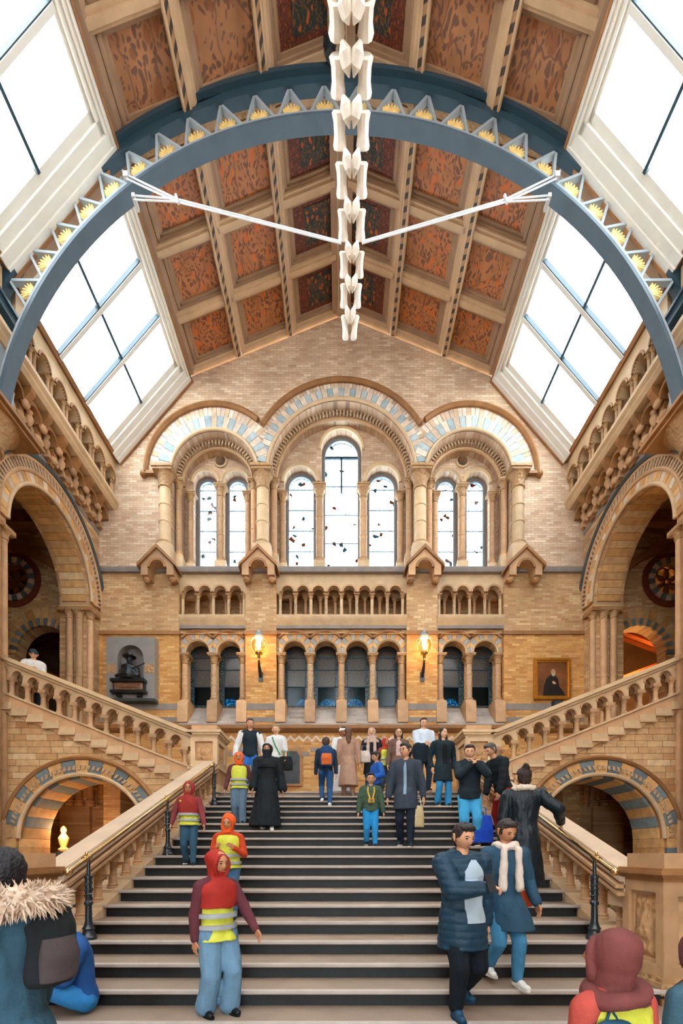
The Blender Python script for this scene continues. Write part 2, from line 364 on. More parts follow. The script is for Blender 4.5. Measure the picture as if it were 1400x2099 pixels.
# ================================================================ STRUCTURE
NS = 14.6          # face of the end wall
HALF = 8.0         # half width of the nave
LAND = 3.15; RISE = .15; GO = .366; Y0 = 3.66; Z0 = .30      # landing level, rise, going, nosing of the first step in view
EAVE = (5.07, 17.35); SPR = (7.44, 14.6); RIDGE = 19.4        # roof section: knuckle, foot of the skylights, ridge height
BAYS = [(9.9, NS), (5.2, 9.9), (.5, 5.2), (-4.2, .5)]
floor = struct('floor', MB().box(-16, 16, -6, 22, -.2, 0), stone('floor_mosaic', T('8c7a66'), .2, .45, 3))
# ---------------------------------------------------------------- end wall: upper stage
SPZ = 14.18
AR = [(-4.19, 1.385, 2.27), (0, 2.40, 3.06), (4.19, 1.385, 2.27)]
prof = [(-HALF, 10.95), (HALF, 10.95), (HALF, 14.0), (SPR[0], SPR[1]), EAVE, (0, RIDGE), (-EAVE[0], EAVE[1]), (-SPR[0], SPR[1]), (-HALF, 14.0)]
mb = MB().plate(prof, [arch_pts(c, SPZ, r, 11.0, 28) for c, r, R_ in AR], FR, NS, NS + .4)
wall_back = struct('wall_back', mb, BR_UP)
def wpart(name, mb, mat, smooth=True, parent=None): return part(name, mb, mat, parent or wall_back, smooth)
big = [(-7.8, 10.95), (7.8, 10.95), (7.8, 14.0), (EAVE[0], EAVE[1]), (0, RIDGE), (-EAVE[0], EAVE[1]), (-7.8, 14.0)]
wpart('inner_order', MB().plate(big, [arch_pts(c, SPZ, r - .15, 11.0, 28) for c, r, R_ in AR], FR, NS + .4, NS + .75), BR_UP)
WINS = []   # (x, spring z, half width)
for s in (-1, 1):
    WINS += [(s * 4.19 - .52, 14.5, .31), (s * 4.19 + .52, 14.5, .31)]
WINS += [(-1.42, 14.53, .46), (0, 15.66, .6), (1.42, 14.53, .46)]
holes = [arch_pts(x, z, h + .1, 11.45, 18) for x, z, h in WINS] + [circ(s * 4.19, 15.25, .17) for s in (-1, 1)]
wpart('tympanum', MB().plate(big, holes, FR, NS + .75, NS + 1.0), BR_UP)
wpart('window_wall', MB().plate(big, [arch_pts(x, z, h, 11.62, 18) for x, z, h in WINS], FR, NS + 1.0, NS + 1.2), stone('window_reveal', T('7d7672'), .1))
for s in (-1, 1):
    wpart('oculus_ring', MB().ring(FR, s * 4.19, 15.25, [(.17, NS + .78), (.17, NS + .70), (.23, NS + .70), (.23, NS + .76)], 0, 2 * pi, 24), BUFF2)
# rings of voussoirs, rolls and hoods round the three great arches
def keepf(i):
    if i == 1: return lambda u, v: abs(u) < 2.62 or v > 16.02
    return lambda u, v: abs(u) > 2.62
for i, (c, r, R_) in enumerate(AR):
    n = 27 if i != 1 else 45
    voussoirs(wall_back, FR, c, SPZ, r + .12, r + (.50 if i != 1 else .40), NS - .05, NS + .1, 0, pi, n, [VOUSL, VOUSP], keep=keepf(i))
    voussoirs(wall_back, FR, c, SPZ, r + (.50 if i != 1 else .40), R_ - .09, NS - .03, NS + .1, 0, pi, int(n * 1.7), [VOUSP, VOUSQ, VOUSP], keep=keepf(i))
    a0 = 0; a1 = pi
    wpart('roll_moulding', MB().ring(FR, c, SPZ, [(r + .02 + .05 * cos(2 * pi * k / 8) + .04, NS - .05 + .05 * sin(2 * pi * k / 8)) for k in range(8)], 0, pi, 36), BUFF2)
    if i == 1: a0 = math.acos(2.62 / R_); a1 = pi - a0
    elif i == 0: a0 = math.acos((4.19 - 2.72) / R_)
    else: a1 = pi - math.acos((4.19 - 2.72) / R_)
    wpart('hood_moulding', MB().ring(FR, c, SPZ, [(R_ - .1, NS + .02), (R_ - .1, NS - .10), (R_ - .04, NS - .17), (R_ + .03, NS - .14), (R_ + .05, NS + .02)], a0, a1, 36), BROWN)
    # carved toothed order inside, then a plain roll
    n = int(r * 26)
    cm = MB()
    for k in range(n):
        a = pi * (k + .5) / n; da = pi / n * .42
        for q in (-1, 1):
            b0, b1 = sorted((a, a + q * da))
            cm.hexa([FR(c + rr * cos(t), SPZ + rr * sin(t), ww) for ww in (NS + .42, NS + .3 + .05 * q) for t, rr in ((b0, r - .14), (b0, r - .01), (b1, r - .01), (b1, r - .14))])
    wpart('carved_order', cm, CARVP, False)['kind'] = 'stuff'
    wpart('roll_moulding', MB().ring(FR, c, SPZ, [(r - .17 + .05 * cos(2 * pi * k / 8), NS + .42 + .06 * sin(2 * pi * k / 8)) for k in range(8)], 0, pi, 36), BUFF)
for x, z, h in WINS:
    wpart('window_hood', MB().ring(FR, x, z, [(h + .1, NS + .78), (h + .1, NS + .70), (h + .16, NS + .66), (h + .22, NS + .70), (h + .22, NS + .78)], 0, pi, 22), BUFF2)
# hood stops and the impost lines
for s in (-1, 1):
    wpart('impost_moulding', MB().box(*sorted((s * 6.5, s * 5.55)), NS - .14, NS + .02, SPZ - .08, SPZ + .02), BROWN)
    wpart('hood_stop', MB().ball((s * 6.5, NS - .08, SPZ - .06), .11), BROWN)
# shafts
for s in (-1, 1):
    for x, y, r, zt in ((5.77, NS - .12, .19, 14.16), (2.58, NS - .12, .2, 14.16)):
        column(wall_back, s * x, y, 11.62, zt, r, BUFF2, base=.22)
    for x, y, r, zt in ((5.44, NS + .22, .1, 14.12), (2.94, NS + .22, .1, 14.12), (2.26, NS + .22, .1, 14.12), (5.17, NS + .6, .1, 14.0), (3.21, NS + .6, .1, 14.0), (2.02, NS + .6, .1, 14.0)):
        column(wall_back, s * x, y, 11.55, zt, r, BUFF, base=.2)
    column(wall_back, s * 4.19, NS + .82, 11.75, 14.42, .12, BUFF, base=.22)
    column(wall_back, s * .76, NS + .82, 11.75, 14.42, .13, BUFF, base=.22)
    for x, q, y in ((5.77, .29, NS - .12), (2.58, .3, NS - .12), (5.44, .16, NS + .22), (2.94, .16, NS + .22), (2.26, .16, NS + .22), (5.17, .15, NS + .6), (3.21, .15, NS + .6), (2.02, .15, NS + .6), (4.19, .19, NS + .82), (.76, .2, NS + .82)):
        zt = 11.62 if q > .25 else (11.55 if q < .18 else 11.75)
        wpart('pedestal', MB().box(s * x - q, s * x + q, y - q, y + q, 11.0, zt), BUFF2)
# ---------------------------------------------------------------- leaded windows of the upper stage
for k, (x, z, h) in enumerate(WINS):
    gl = struct('window_%d' % (k + 1), MB().plate(arch_pts(x, z, h + .02, 11.6, 18), [], FR, NS + 1.1, NS + 1.11), LEADG)
    fm = MB(); zb = 11.62
    for t in ([-.66, .66] if h < .5 else [0]): fm.box(x + t * h - .005, x + t * h + .005, NS + 1.07, NS + 1.1, zb, z)
    nb = 4
    part('stanchion', fm, IRON2, gl)
    for q in range(nb):
        zz = zb + (z - zb) * (q + 1) / nb
        part('saddle_bar', MB().box(x - h, x + h, NS + 1.06, NS + 1.1, zz - .009, zz + .009), DARKW, gl)
    part('frame', MB().plate(arch_pts(x, z, h + .03, 11.6, 18), [arch_pts(x, z, h - .03, 11.66, 18)], FR, NS + 1.03, NS + 1.11), stone('frame_grey', T('8a93a0'), .1), gl)
    if h > .5:
        part('head_bar', MB().box(x - h, x + h, NS + 1.04, NS + 1.1, z - .05, z + .03), DARKW, gl)
        part('centre_bar', MB().box(x - .03, x + .03, NS + 1.04, NS + 1.1, z - 1.25, z), DARKW, gl)
# ---------------------------------------------------------------- end wall: middle and lower stages
BAYX = [(-5.36, -3.17), (-2.15, 2.15), (3.17, 5.36)]
def rect(a, b, c, d): return [(a, c), (b, c), (b, d), (a, d)]
wpart('middle_wall', MB().plate(rect(-HALF, HALF, 8.93, 10.96), [rect(a, b, 8.94, 10.92) for a, b in BAYX], FR, NS, NS + .4), BR_MID)
wpart('lower_wall', MB().plate(rect(-HALF, HALF, LAND - .5, 8.93), [rect(a, b, 6.0, 8.92) for a, b in BAYX], FR, NS, NS + .4), BR_LOW)
wpart('recess_back', MB().plate(rect(-7.8, 7.8, 9.2, 11.0), [], FR, NS + 1.2, NS + 1.3), BR_MID)
wpart('sill_course', MB().plate([(0, 0)] and [(NS + .3, 10.90), (NS - .10, 10.90), (NS - .14, 11.0), (NS - .14, 11.05), (NS + .3, 11.13)], [], lambda a, b, c: (c, a, b), -HALF, HALF), GREY)
wpart('window_sill', MB().plate([(NS + 1.05, 10.9), (NS + .05, 10.9), (NS + .05, 11.08), (NS + 1.05, 11.6)], [], lambda a, b, c: (c, a, b), -6.0, 6.0), PALE)
for a, b in [(-HALF, -5.36), (-3.17, -2.15), (2.15, 3.17), (5.36, HALF)]:
    wpart('string_course', MB().box(a - (.04 if a > -HALF else 0), b + (.04 if b < HALF else 0), NS - .06, NS + .02, 8.87, 8.99), BROWN)
    wpart('grey_band', MB().box(a - .01, b + .01, NS - .012, NS + .01, 6.40, 6.60), GREY)
    wpart('grey_band', MB().box(a - .01, b + .01, NS - .012, NS + .01, 6.0, 6.15), GREY)
wpart('ledge_moulding', MB().plate([(NS + .1, 5.62), (NS - .1, 5.66), (NS - .2, 5.75), (NS - .2, 5.84), (NS - .05, 5.9), (NS + .1, 5.9)], [], lambda a, b, c: (c, a, b), -HALF, HALF), BROWN)
pitch = .51
for bi, (a, b) in enumerate(BAYX):
    nA = 8 if bi == 1 else 4; c0 = (a + b) / 2 - pitch * (nA - 1) / 2
    # little arcade of the balcony, two rows deep
    cs = [c0 + pitch * k for k in range(nA)]
    bot = 10.28
    poly = [(a, 10.95), (a, bot)]
    for c in cs: poly += [(c - .19 * cos(pi * t / 10), bot + .03 + .19 * sin(pi * t / 10)) for t in range(11)]
    poly += [(b, bot), (b, 10.95)]
    wpart('balcony_arcade', MB().plate(poly, [], FR, NS + .05, NS + .24), BUFF2)
    for c in cs: wpart('arch_roll', MB().ring(FR, c, bot + .03, [(.19, NS + .06), (.19, NS + .0), (.25, NS + .0), (.25, NS + .06)], 0, pi, 12), BUFF)
    wpart('balcony_ceiling', MB().box(a, b, NS + .24, NS + 1.2, 10.7, 10.95), BROWN)
    for k in range(nA + 1):
        x = c0 + pitch * (k - .5); x = min(max(x, a + .06), b - .06)
        column(wall_back, x, NS + .15, 9.5, bot + .01, .055, CARVP if k % 2 else BUFF2, base=.12, rings=False, name='colonnette')
    for c in cs: column(wall_back, c + .04, NS + .62, 9.5, bot + .16, .055, BUFF, base=.1, rings=False, name='colonnette')
    poly = [(a, 10.8), (a, bot + .1)]
    for k in range(nA - 1):
        c = cs[k] + pitch / 2 + .04; poly += [(c - .19 * cos(pi * t / 8), bot + .12 + .19 * sin(pi * t / 8)) for t in range(9)]
    poly += [(b, bot + .1), (b, 10.8)]
    wpart('inner_arcade', MB().plate(poly, [], FR, NS + .55, NS + .7), BUFF)
    wpart('balcony_floor', MB().plate([(NS + 1.2, 9.2), (NS + .02, 9.2), (NS - .06, 9.34), (NS - .10, 9.42), (NS - .10, 9.5), (NS + 1.2, 9.5)], [], lambda p, q, c: (c, p, q), a, b), BUFF2)
    wpart('balcony_plinth', MB().box(a, b, NS + .02, NS + .1, 9.1, 9.3), GREY)
    # lower window arcade
    nW = 4 if bi == 1 else 2; pw = 1.04; w0 = (a + b) / 2 - pw * (nW - 1) / 2; sz = 8.33
    poly = rect(a, b, 8.3, 9.36); ws = [w0 + pw * k for k in range(nW)]
    poly = [(a, 9.36), (a, 8.3)]
    for c in ws: poly += [(c - .40 * cos(pi * t / 14), sz + .40 * sin(pi * t / 14)) for t in range(15)]
    poly += [(b, 8.3), (b, 9.36)]
    wpart('window_arcade', MB().plate(poly, [], FR, NS + .12, NS + .5), BR_MID)
    for c in ws:
        cl = (c - pw / 2 + .005, c + pw / 2 - .005)
        voussoirs(wall_back, FR, c, sz, .45, .66, NS + .07, NS + .2, 0, pi, 11, [VOUSE, VOUSB], clamp=cl)
        wpart('arch_roll', MB().ring(FR, c, sz, [(.40, NS + .16), (.38, NS + .09), (.42, NS + .04), (.46, NS + .09), (.46, NS + .16)], 0, pi, 20), BUFF2)
        t0 = math.acos(min(1, (pw / 2) / .71))
        wpart('arch_hood', MB().ring(FR, c, sz, [(.66, NS + .14), (.66, NS + .02), (.72, NS + .0), (.74, NS + .14)], t0, pi - t0, 18), BROWN)
    for k in range(nW + 1):
        x = w0 + pw * (k - .5); x = min(max(x, a + .13), b - .13)
        column(wall_back, x, NS + .2, 6.72, 8.31, .105, CARVP if k % 2 else BUFF, base=.16, name='window_column')
        column(wall_back, x, NS + .48, 6.72, 8.31, .09, BUFF, base=.16, name='window_column')
        wpart('pedestal', MB().plate([(NS - .08, 5.98), (NS - .04, 6.6), (NS + .02, 6.73), (NS + .62, 6.73), (NS + .62, 5.98)], [], lambda p, q, c: (c, p, q), x - .17, x + .17), BUFF)
    wpart('sloped_sill', MB().plate([(NS + .75, 6.7), (NS - .05, 5.95), (NS - .05, 5.88), (NS + .75, 5.88)], [], lambda p, q, c: (c, p, q), a, b), brick('sill_brick', [T('a39a94'), T('b5aca4'), T('958c86')], 'x', .5, .11))
    for k, c in enumerate(ws):
        n_ = 8 + bi * 4 + k
        g = struct('window_%d' % n_, MB().plate(arch_pts(c, 8.5, .30, 7.42, 14), [], FR, NS + .70, NS + .71), DLEAD)
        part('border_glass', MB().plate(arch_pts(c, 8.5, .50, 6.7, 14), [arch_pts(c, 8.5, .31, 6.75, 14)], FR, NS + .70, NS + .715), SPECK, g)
        part('clear_pane', MB().plate(rect(c - .3, c + .3, 6.75, 7.40), [], FR, NS + .70, NS + .71), CLEARD, g)
        fr = MB().plate(arch_pts(c, 8.5, .325, 6.73, 14), [arch_pts(c, 8.5, .295, 6.76, 14)], FR, NS + .67, NS + .72)
        part('frame', fr, DARKW, g)
        for zz in (7.41, 8.0, 8.42): part('glazing_bar', MB().box(c - .5, c + .5, NS + .67, NS + .72, zz - .015, zz + .015), DARKW, g)
wpart('dark_room', MB().box(-6, 6, NS + 2.8, NS + 2.9, 5, 9.2).box(-6, 6, NS + 1.0, NS + 2.9, 9.15, 9.25).box(-6.1, -6, NS + .7, NS + 2.9, 5, 9.2).box(6, 6.1, NS + .7, NS + 2.9, 5, 9.2).box(-6, 6, NS + .8, NS + 2.9, 5.8, 5.9), SOIL)
wpart('window_surround', MB().plate(rect(-6, 6, 5.9, 9.2), [arch_pts(c, 8.5, .5, 6.7, 14) for bi, (a, b) in enumerate(BAYX) for c in [(a + b) / 2 - 1.04 * ((4 if bi == 1 else 2) - 1) / 2 + 1.04 * k for k in range(4 if bi == 1 else 2)]], FR, NS + .72, NS + .8), BUFF)
# chevron band and blue brick band below the ledge
chev = MB(); 
for q in (-1, 1): chev.hexa([(q * x, y, z) for y in (NS + .01, NS - .015) for x, z in ((0, .14), (0, .05), (.14, -.09), (.14, 0))])
chm = chev.mesh('chevron_tile', VOUSP, False)
for k in range(-14, 15): link('chevron_tile', chm, wall_back, (k * .28, 0, 5.42))
bt = MB().box(-.13, .13, NS - .012, NS + .01, -.07, .07).mesh('blue_tile', GREY, False)
for k in range(-13, 14): link('blue_tile', bt, wall_back, (k * .3, 0, 5.08 if k % 2 else 4.94))
for s in (-1, 1):
    x = s * 1.62
    pl = thing('memorial_plaque', 'dark bronze arched memorial plaque low on the landing wall, the one nearer ' + ('the bust niche' if s < 0 else 'the gilt portrait'), 'plaque', (x, NS, 3.95), 'plaques on the landing wall')
    part('plate', MB().plate([(x - .25, 3.95), (x + .25, 3.95), (x + .25, 4.85), (x + .15, 5.02), (x - .15, 5.02), (x - .25, 4.85)], [], FR, NS - .05, NS), BRONZE, pl)
    part('border', MB().plate([(x - .32, 3.88), (x + .32, 3.88), (x + .32, 4.9), (x + .18, 5.12), (x - .18, 5.12), (x - .32, 4.9)], [[(x - .25, 3.95), (x + .25, 3.95), (x + .25, 4.85), (x + .15, 5.02), (x - .15, 5.02), (x - .25, 4.85)]], FR, NS - .07, NS), BROWN, pl)
# gabled corbel houses at the heads of the pilasters
for x in (-5.88, -2.66, 2.66, 5.88):
    g = wpart('gabled_corbel', MB().plate([(x - .52, 10.55), (x - .3, 10.55), (x - .3, 10.78)] + [(x - .3 * cos(pi * t / 10), 10.78 + .2 * sin(pi * t / 10)) for t in range(1, 10)] + [(x + .3, 10.78), (x + .3, 10.55), (x + .52, 10.55), (x + .52, 10.86), (x, 11.38), (x - .52, 10.86)], [], FR, NS - .5, NS), BUFF)
    rm = MB()
    for q in (-1, 1):
        rm.hexa([FR(x + q * a, b, c) for c in (NS - .58, NS) for a, b in ((0, 11.38), (.62, 10.78), (.62, 10.88), (0, 11.5))])
    part('gable_roof', rm, BROWN, g); part('arch_roll', MB().ring(FR, x, 10.78, [(.22, NS - .46), (.22, NS - .54), (.3, NS - .54), (.3, NS - .46)], 0, pi, 14), BROWN, g)
    part('finial', MB().lathe([(.08, 0), (.05, .08), (.1, .16), (.06, .24), (.02, .3)], (x, NS - .3, 11.45), 10), BUFF, g)
    for q in (-1, 1): part('corbel_foot', MB().lathe([(.03, 0), (.11, .06), (.11, .14)], (x + q * .41, NS - .3, 10.42), 10), BUFF, g)

# ---------------------------------------------------------------- nave side walls with the great arch beside the flights
AC = (12.3, 9.65); ARI = 1.75
for s, nmn in ((-1, 'left'), (1, 'right')):
    sd = SD(s)
    hole = [(AC[0] - ARI, .05)] + [(AC[0] - ARI * cos(pi * i / 28), AC[1] + ARI * sin(pi * i / 28)) for i in range(29)] + [(AC[0] + ARI, .05)]
    wl = struct('wall_' + nmn, MB().plate(rect(9.0, NS + .4, 0, 13.1), [hole], sd, HALF, HALF + .95), BR_SIDE)
    part('near_wall', MB().box(*sorted((s * HALF, s * (HALF + .9))), -4.2, 9.0, 0, 13.1), BR_SIDE, wl)
    voussoirs(wl, sd, AC[0], AC[1], ARI + .02, ARI + .3, HALF - .06, HALF + .3, 0, pi, 34, [VOUSB, VOUSP, VOUSB])
    voussoirs(wl, sd, AC[0], AC[1], ARI - .04, ARI + .02, HALF + .1, HALF + .85, 0, pi, 26, [VOUSB, BLOCK])
    cm = MB(); n = 52
    for k in range(n):
        a = pi * (k + .5) / n; da = pi / n * .45
        cm.hexa([sd(AC[0] + rr * cos(t), AC[1] + rr * sin(t), ww) for ww in (HALF + .02, HALF - .09) for t, rr in ((a - da, ARI + .32), (a - da * .1, ARI + .56), (a + da, ARI + .56), (a + da * .5, ARI + .32))])
    part('carved_order', cm, CARVP, wl, False)['kind'] = 'stuff'
    for rr, m_ in ((ARI + .31, BUFF), (ARI + .02, BUFF2), (ARI + .58, BUFF)):
        part('roll_moulding', MB().ring(sd, AC[0], AC[1], [(rr + .05 * cos(2 * pi * k / 8), HALF - .06 + .05 * sin(2 * pi * k / 8)) for k in range(8)], 0, pi, 40), m_, wl)
    part('hood_moulding', MB().ring(sd, AC[0], AC[1], [(ARI + .62, HALF + .02), (ARI + .62, HALF - .12), (ARI + .68, HALF - .16), (ARI + .74, HALF - .12), (ARI + .74, HALF + .02)], .28, pi, 40), DKGREY, wl)
    # jamb shafts and their capitals
    for x, y, r in ((HALF + .02, 14.12, .1), (HALF + .3, 14.0, .11), (HALF + .58, 13.97, .11), (HALF + .02, 10.48, .1), (HALF + .3, 10.6, .11), (HALF + .58, 10.63, .11)):
        column(wl, s * x, y, .3 if y < 12 else LAND, 9.34, r, BUFF, base=.3, name='jamb_shaft', capk=.8)
    for y in (14.18, 10.42): part('impost', MB().box(*sorted((s * (HALF - .12), s * (HALF + .95))), y - .3, y + .3, 9.3, 9.42), BROWN, wl)
    part('spandrel_band', MB().box(*sorted((s * (HALF - .02), s * HALF)), 9.0, NS, 12.15, 12.3), GREY, wl)
    # corbel table under the gallery
    P = .64
    for k in range(-3, 7):
        y = 10.77 + P * k
        if y > NS - .05: continue
        br = MB().plate([(HALF, 12.2), (HALF - .1, 12.2), (HALF - .22, 12.42), (HALF - .2, 12.6), (HALF - .36, 12.7), (HALF - .5, 12.86), (HALF - .5, 13.02), (HALF, 13.02)], [], lambda a, b, c, s=s: (s * a, c, b), y - .08, y + .08)
        o = part('corbel_bracket', br, BROWN, wl)
        part('bracket_boss', MB().ball((s * (HALF - .3), y, 12.62), (.09, .12, .1)).ball((s * (HALF - .16), y, 12.36), (.09, .12, .1)), BUFF, o)
        yc = y + P / 2
        if yc < NS - .3:
            part('corbel_arch', MB().ring(sd, yc, 12.62, [(.2, HALF), (.2, HALF - .34), (.29, HALF - .34), (.29, HALF)], 0, pi, 12), BROWN, o)
            part('corbel_arch', MB().ring(sd, yc, 12.30, [(.12, HALF), (.12, HALF - .16), (.24, HALF - .16), (.24, HALF)], 0, pi, 12), BUFF, o)
            part('pendant', MB().lathe([(.02, 0), (.09, .1), (.11, .2), (.06, .3), (.1, .36)], (s * (HALF - .16), yc, 12.38), 10), BUFF, o)
    part('gallery_cornice', MB().plate([(HALF, 12.98), (HALF - .5, 12.98), (HALF - .58, 13.06), (HALF - .58, 13.12), (HALF - .66, 13.18), (HALF - .66, 13.28), (HALF, 13.28)], [], lambda a, b, c, s=s: (s * a, c, b), -4.2, NS), BUFF2, wl)
    # gallery arcade
    ys = [10.45 + P * k for k in range(7)] + [10.45 - P * k for k in range(2, 12)]; ys.sort()
    for lo, hi, sel in ((10.1, NS, [y for y in ys if y > 10.2]), (5.2, 9.7, [y for y in ys if 5.3 < y < 9.5])):
        poly = [(lo, 14.7), (lo, 13.9)]
        for y in sel: poly += [(y - .2 * cos(pi * t / 10), 13.92 + .2 * sin(pi * t / 10)) for t in range(11)]
        poly += [(hi, 13.9), (hi, 14.7)]
        part('gallery_arcade', MB().plate(poly, [], sd, SPR[0] + .0, SPR[0] + .3), BUFF2, wl)
        for i, y in enumerate(sel):
            part('arch_roll', MB().ring(sd, y, 13.92, [(.2, SPR[0] + .04), (.2, SPR[0] - .03), (.25, SPR[0] - .03), (.25, SPR[0] + .04)], 0, pi, 12), BROWN, wl)
            for q in (-.07, .07): column(wl, s * (SPR[0] + .1), y + P / 2 + q if y + P / 2 < hi - .05 else hi - .1 + q * .4, 13.28, 13.91, .045, BUFF, base=.08, rings=False, name='colonnette')
    part('gallery_top_band', MB().box(*sorted((s * (SPR[0] - .06), s * (SPR[0] + .3))), -4.2, NS, 14.55, 14.72), BROWN, wl)
    part('gallery_back', MB().box(*sorted((s * 8.9, s * 9.0)), -4.2, NS, 13.0, 14.9).box(*sorted((s * 7.7, s * 9.0)), -4.2, NS, 14.7, 14.9).box(*sorted((s * 7.7, s * 9.0)), NS - .05, NS + .1, 13.0, 14.9), BUFF2, wl)
    part('near_gallery', MB().box(*sorted((s * SPR[0], s * 7.9))), BUFF2, wl) if False else None
    part('near_gallery_wall', MB().box(*sorted((s * 7.5, s * 7.8)), -4.2, 5.2, 13.28, 14.7), BUFF2, wl)
    # great pier shaft between the bays, with its capital
    px, py = s * 8.1, 9.85
    pier = part('pier_shaft', MB().lathe([(.55, 0), (.55, .5), (.48, .6), (.48, .75), (.4, .8), (.4, 10.75)], (px, py, 0), 28), brick('pier_brick', WB, 'y', .4, .2), wl)
    part('capital', MB().lathe([(.44, 10.75), (.48, 10.8), (.44, 10.85), (.44, 10.9), (.6, 11.15), (.76, 11.3)], (px, py, 0), 28), CARV, pier)
    part('abacus', MB().box(px - .82, px + .82, py - .82, py + .82, 11.3, 11.38).box(px - .9, px + .9, py - .9, py + .9, 11.38, 11.46), BROWN, pier)
    part('upper_pier', MB().box(*sorted((s * 7.55, s * 8.3)), py - .35, py + .35, 11.46, 14.6), IRON3, wl)
    part('pier_entablature', MB().box(*sorted((s * 7.35, s * 8.3)), py - .45, py + .45, 13.55, 13.75).box(*sorted((s * 7.3, s * 8.3)), py - .5, py + .5, 13.75, 13.82), IRON, wl)
    # aisle beyond the arch
    ax = s * 9.98; rx = s * 11.03
    aw = part('aisle_end_wall', MB().plate(rect(*sorted((s * 8.95, s * 15)), 0, 13), [arch_pts(ax, 8.37, .93, 4.0, 20), circ(rx, 10.86, .55, 24)], FR, NS + .3, NS + .7), BR_DEEP, wl)
    voussoirs(wl, FR, ax, 8.37, .93, 1.18, NS + .22, NS + .4, 0, pi, 26, [VOUSG, VOUSB])
    voussoirs(wl, FR, ax, 8.37, 1.2, 1.55, NS + .28, NS + .4, .2, pi - .2, 15, [BLOCK, VOUSB])
    part('rose_ring', MB().ring(FR, rx, 10.86, [(.74, NS + .32), (.74, NS + .24), (.92, NS + .24), (.92, NS + .32)], 0, 2 * pi, 32), REDP, wl)
    voussoirs(wl, FR, rx, 10.86, .54, .73, NS + .2, NS + .32, 0, 2 * pi, 24, [VOUSG, VOUSP])
    for k in range(6): part('rose_foil', MB().ring(FR, rx + .3 * cos(k * pi / 3), 10.86 + .3 * sin(k * pi / 3), [(.17, NS + .5), (.17, NS + .38), (.23, NS + .38), (.23, NS + .5)], 0, 2 * pi, 14), BROWN, wl)
    part('wall_arch', MB().ring(FR, s * 11.2, 9.4, [(2.35, NS + .3), (2.35, NS + .1), (2.6, NS + .1), (2.6, NS + .3)], 0, pi, 36), BROWN, wl)
    part('aisle_outer_wall', MB().box(*sorted((s * 14.4, s * 14.6)), 4, 21, 0, 13), BR_SIDE, wl)
    part('aisle_ceiling', MB().box(*sorted((s * 8.9, s * 14.6)), 4, 21, 12.6, 12.8), SOIL, wl)
    for k in range(4): part('ceiling_beam', MB().box(*sorted((s * 8.95, s * 14.4)), 10.6 + 1.15 * k, 10.85 + 1.15 * k, 12.2, 12.6), BROWN, wl)
    part('aisle_frieze', MB().box(*sorted((s * 8.95, s * 14.4)), NS + .15, NS + .3, 11.9, 12.2), CARV, wl)
    part('aisle_front_wall', MB().box(*sorted((s * 8.95, s * 14.6)), 9.6, 10.3, 0, 13), BR_SIDE, wl)
    part('far_room', MB().box(*sorted((s * 8.95, s * 14.6)), 20, 20.2, 0, 13).box(*sorted((s * 8.9, s * 9.0)), NS + .7, 20, 0, 13), SOIL, wl)
    for k in range(4):
        zz = 8.6 + .25 * k; part('roof_timber', MB().hexa([(s * (9 + 4 * t) , yy, zz + 1.5 * (1 - t) * (1 if k % 2 else -1) + dz) for dz in (0, .18) for t, yy in ((0, 15.8 + .5 * k), (1, 15.8 + .5 * k), (1, 16.0 + .5 * k), (0, 16.0 + .5 * k))]), WOODO, wl)
for x, y, z, p in ((11.2, 16.3, 8.3, 170),):
    l = bpy.data.lights.new('corridor_lamp', 'POINT'); l.energy = p; l.color = (1, .5, .16); l.shadow_soft_size = .25
    o = bpy.data.objects.new('corridor_lamp', l); COL.objects.link(o); o.location = (x, y, z)

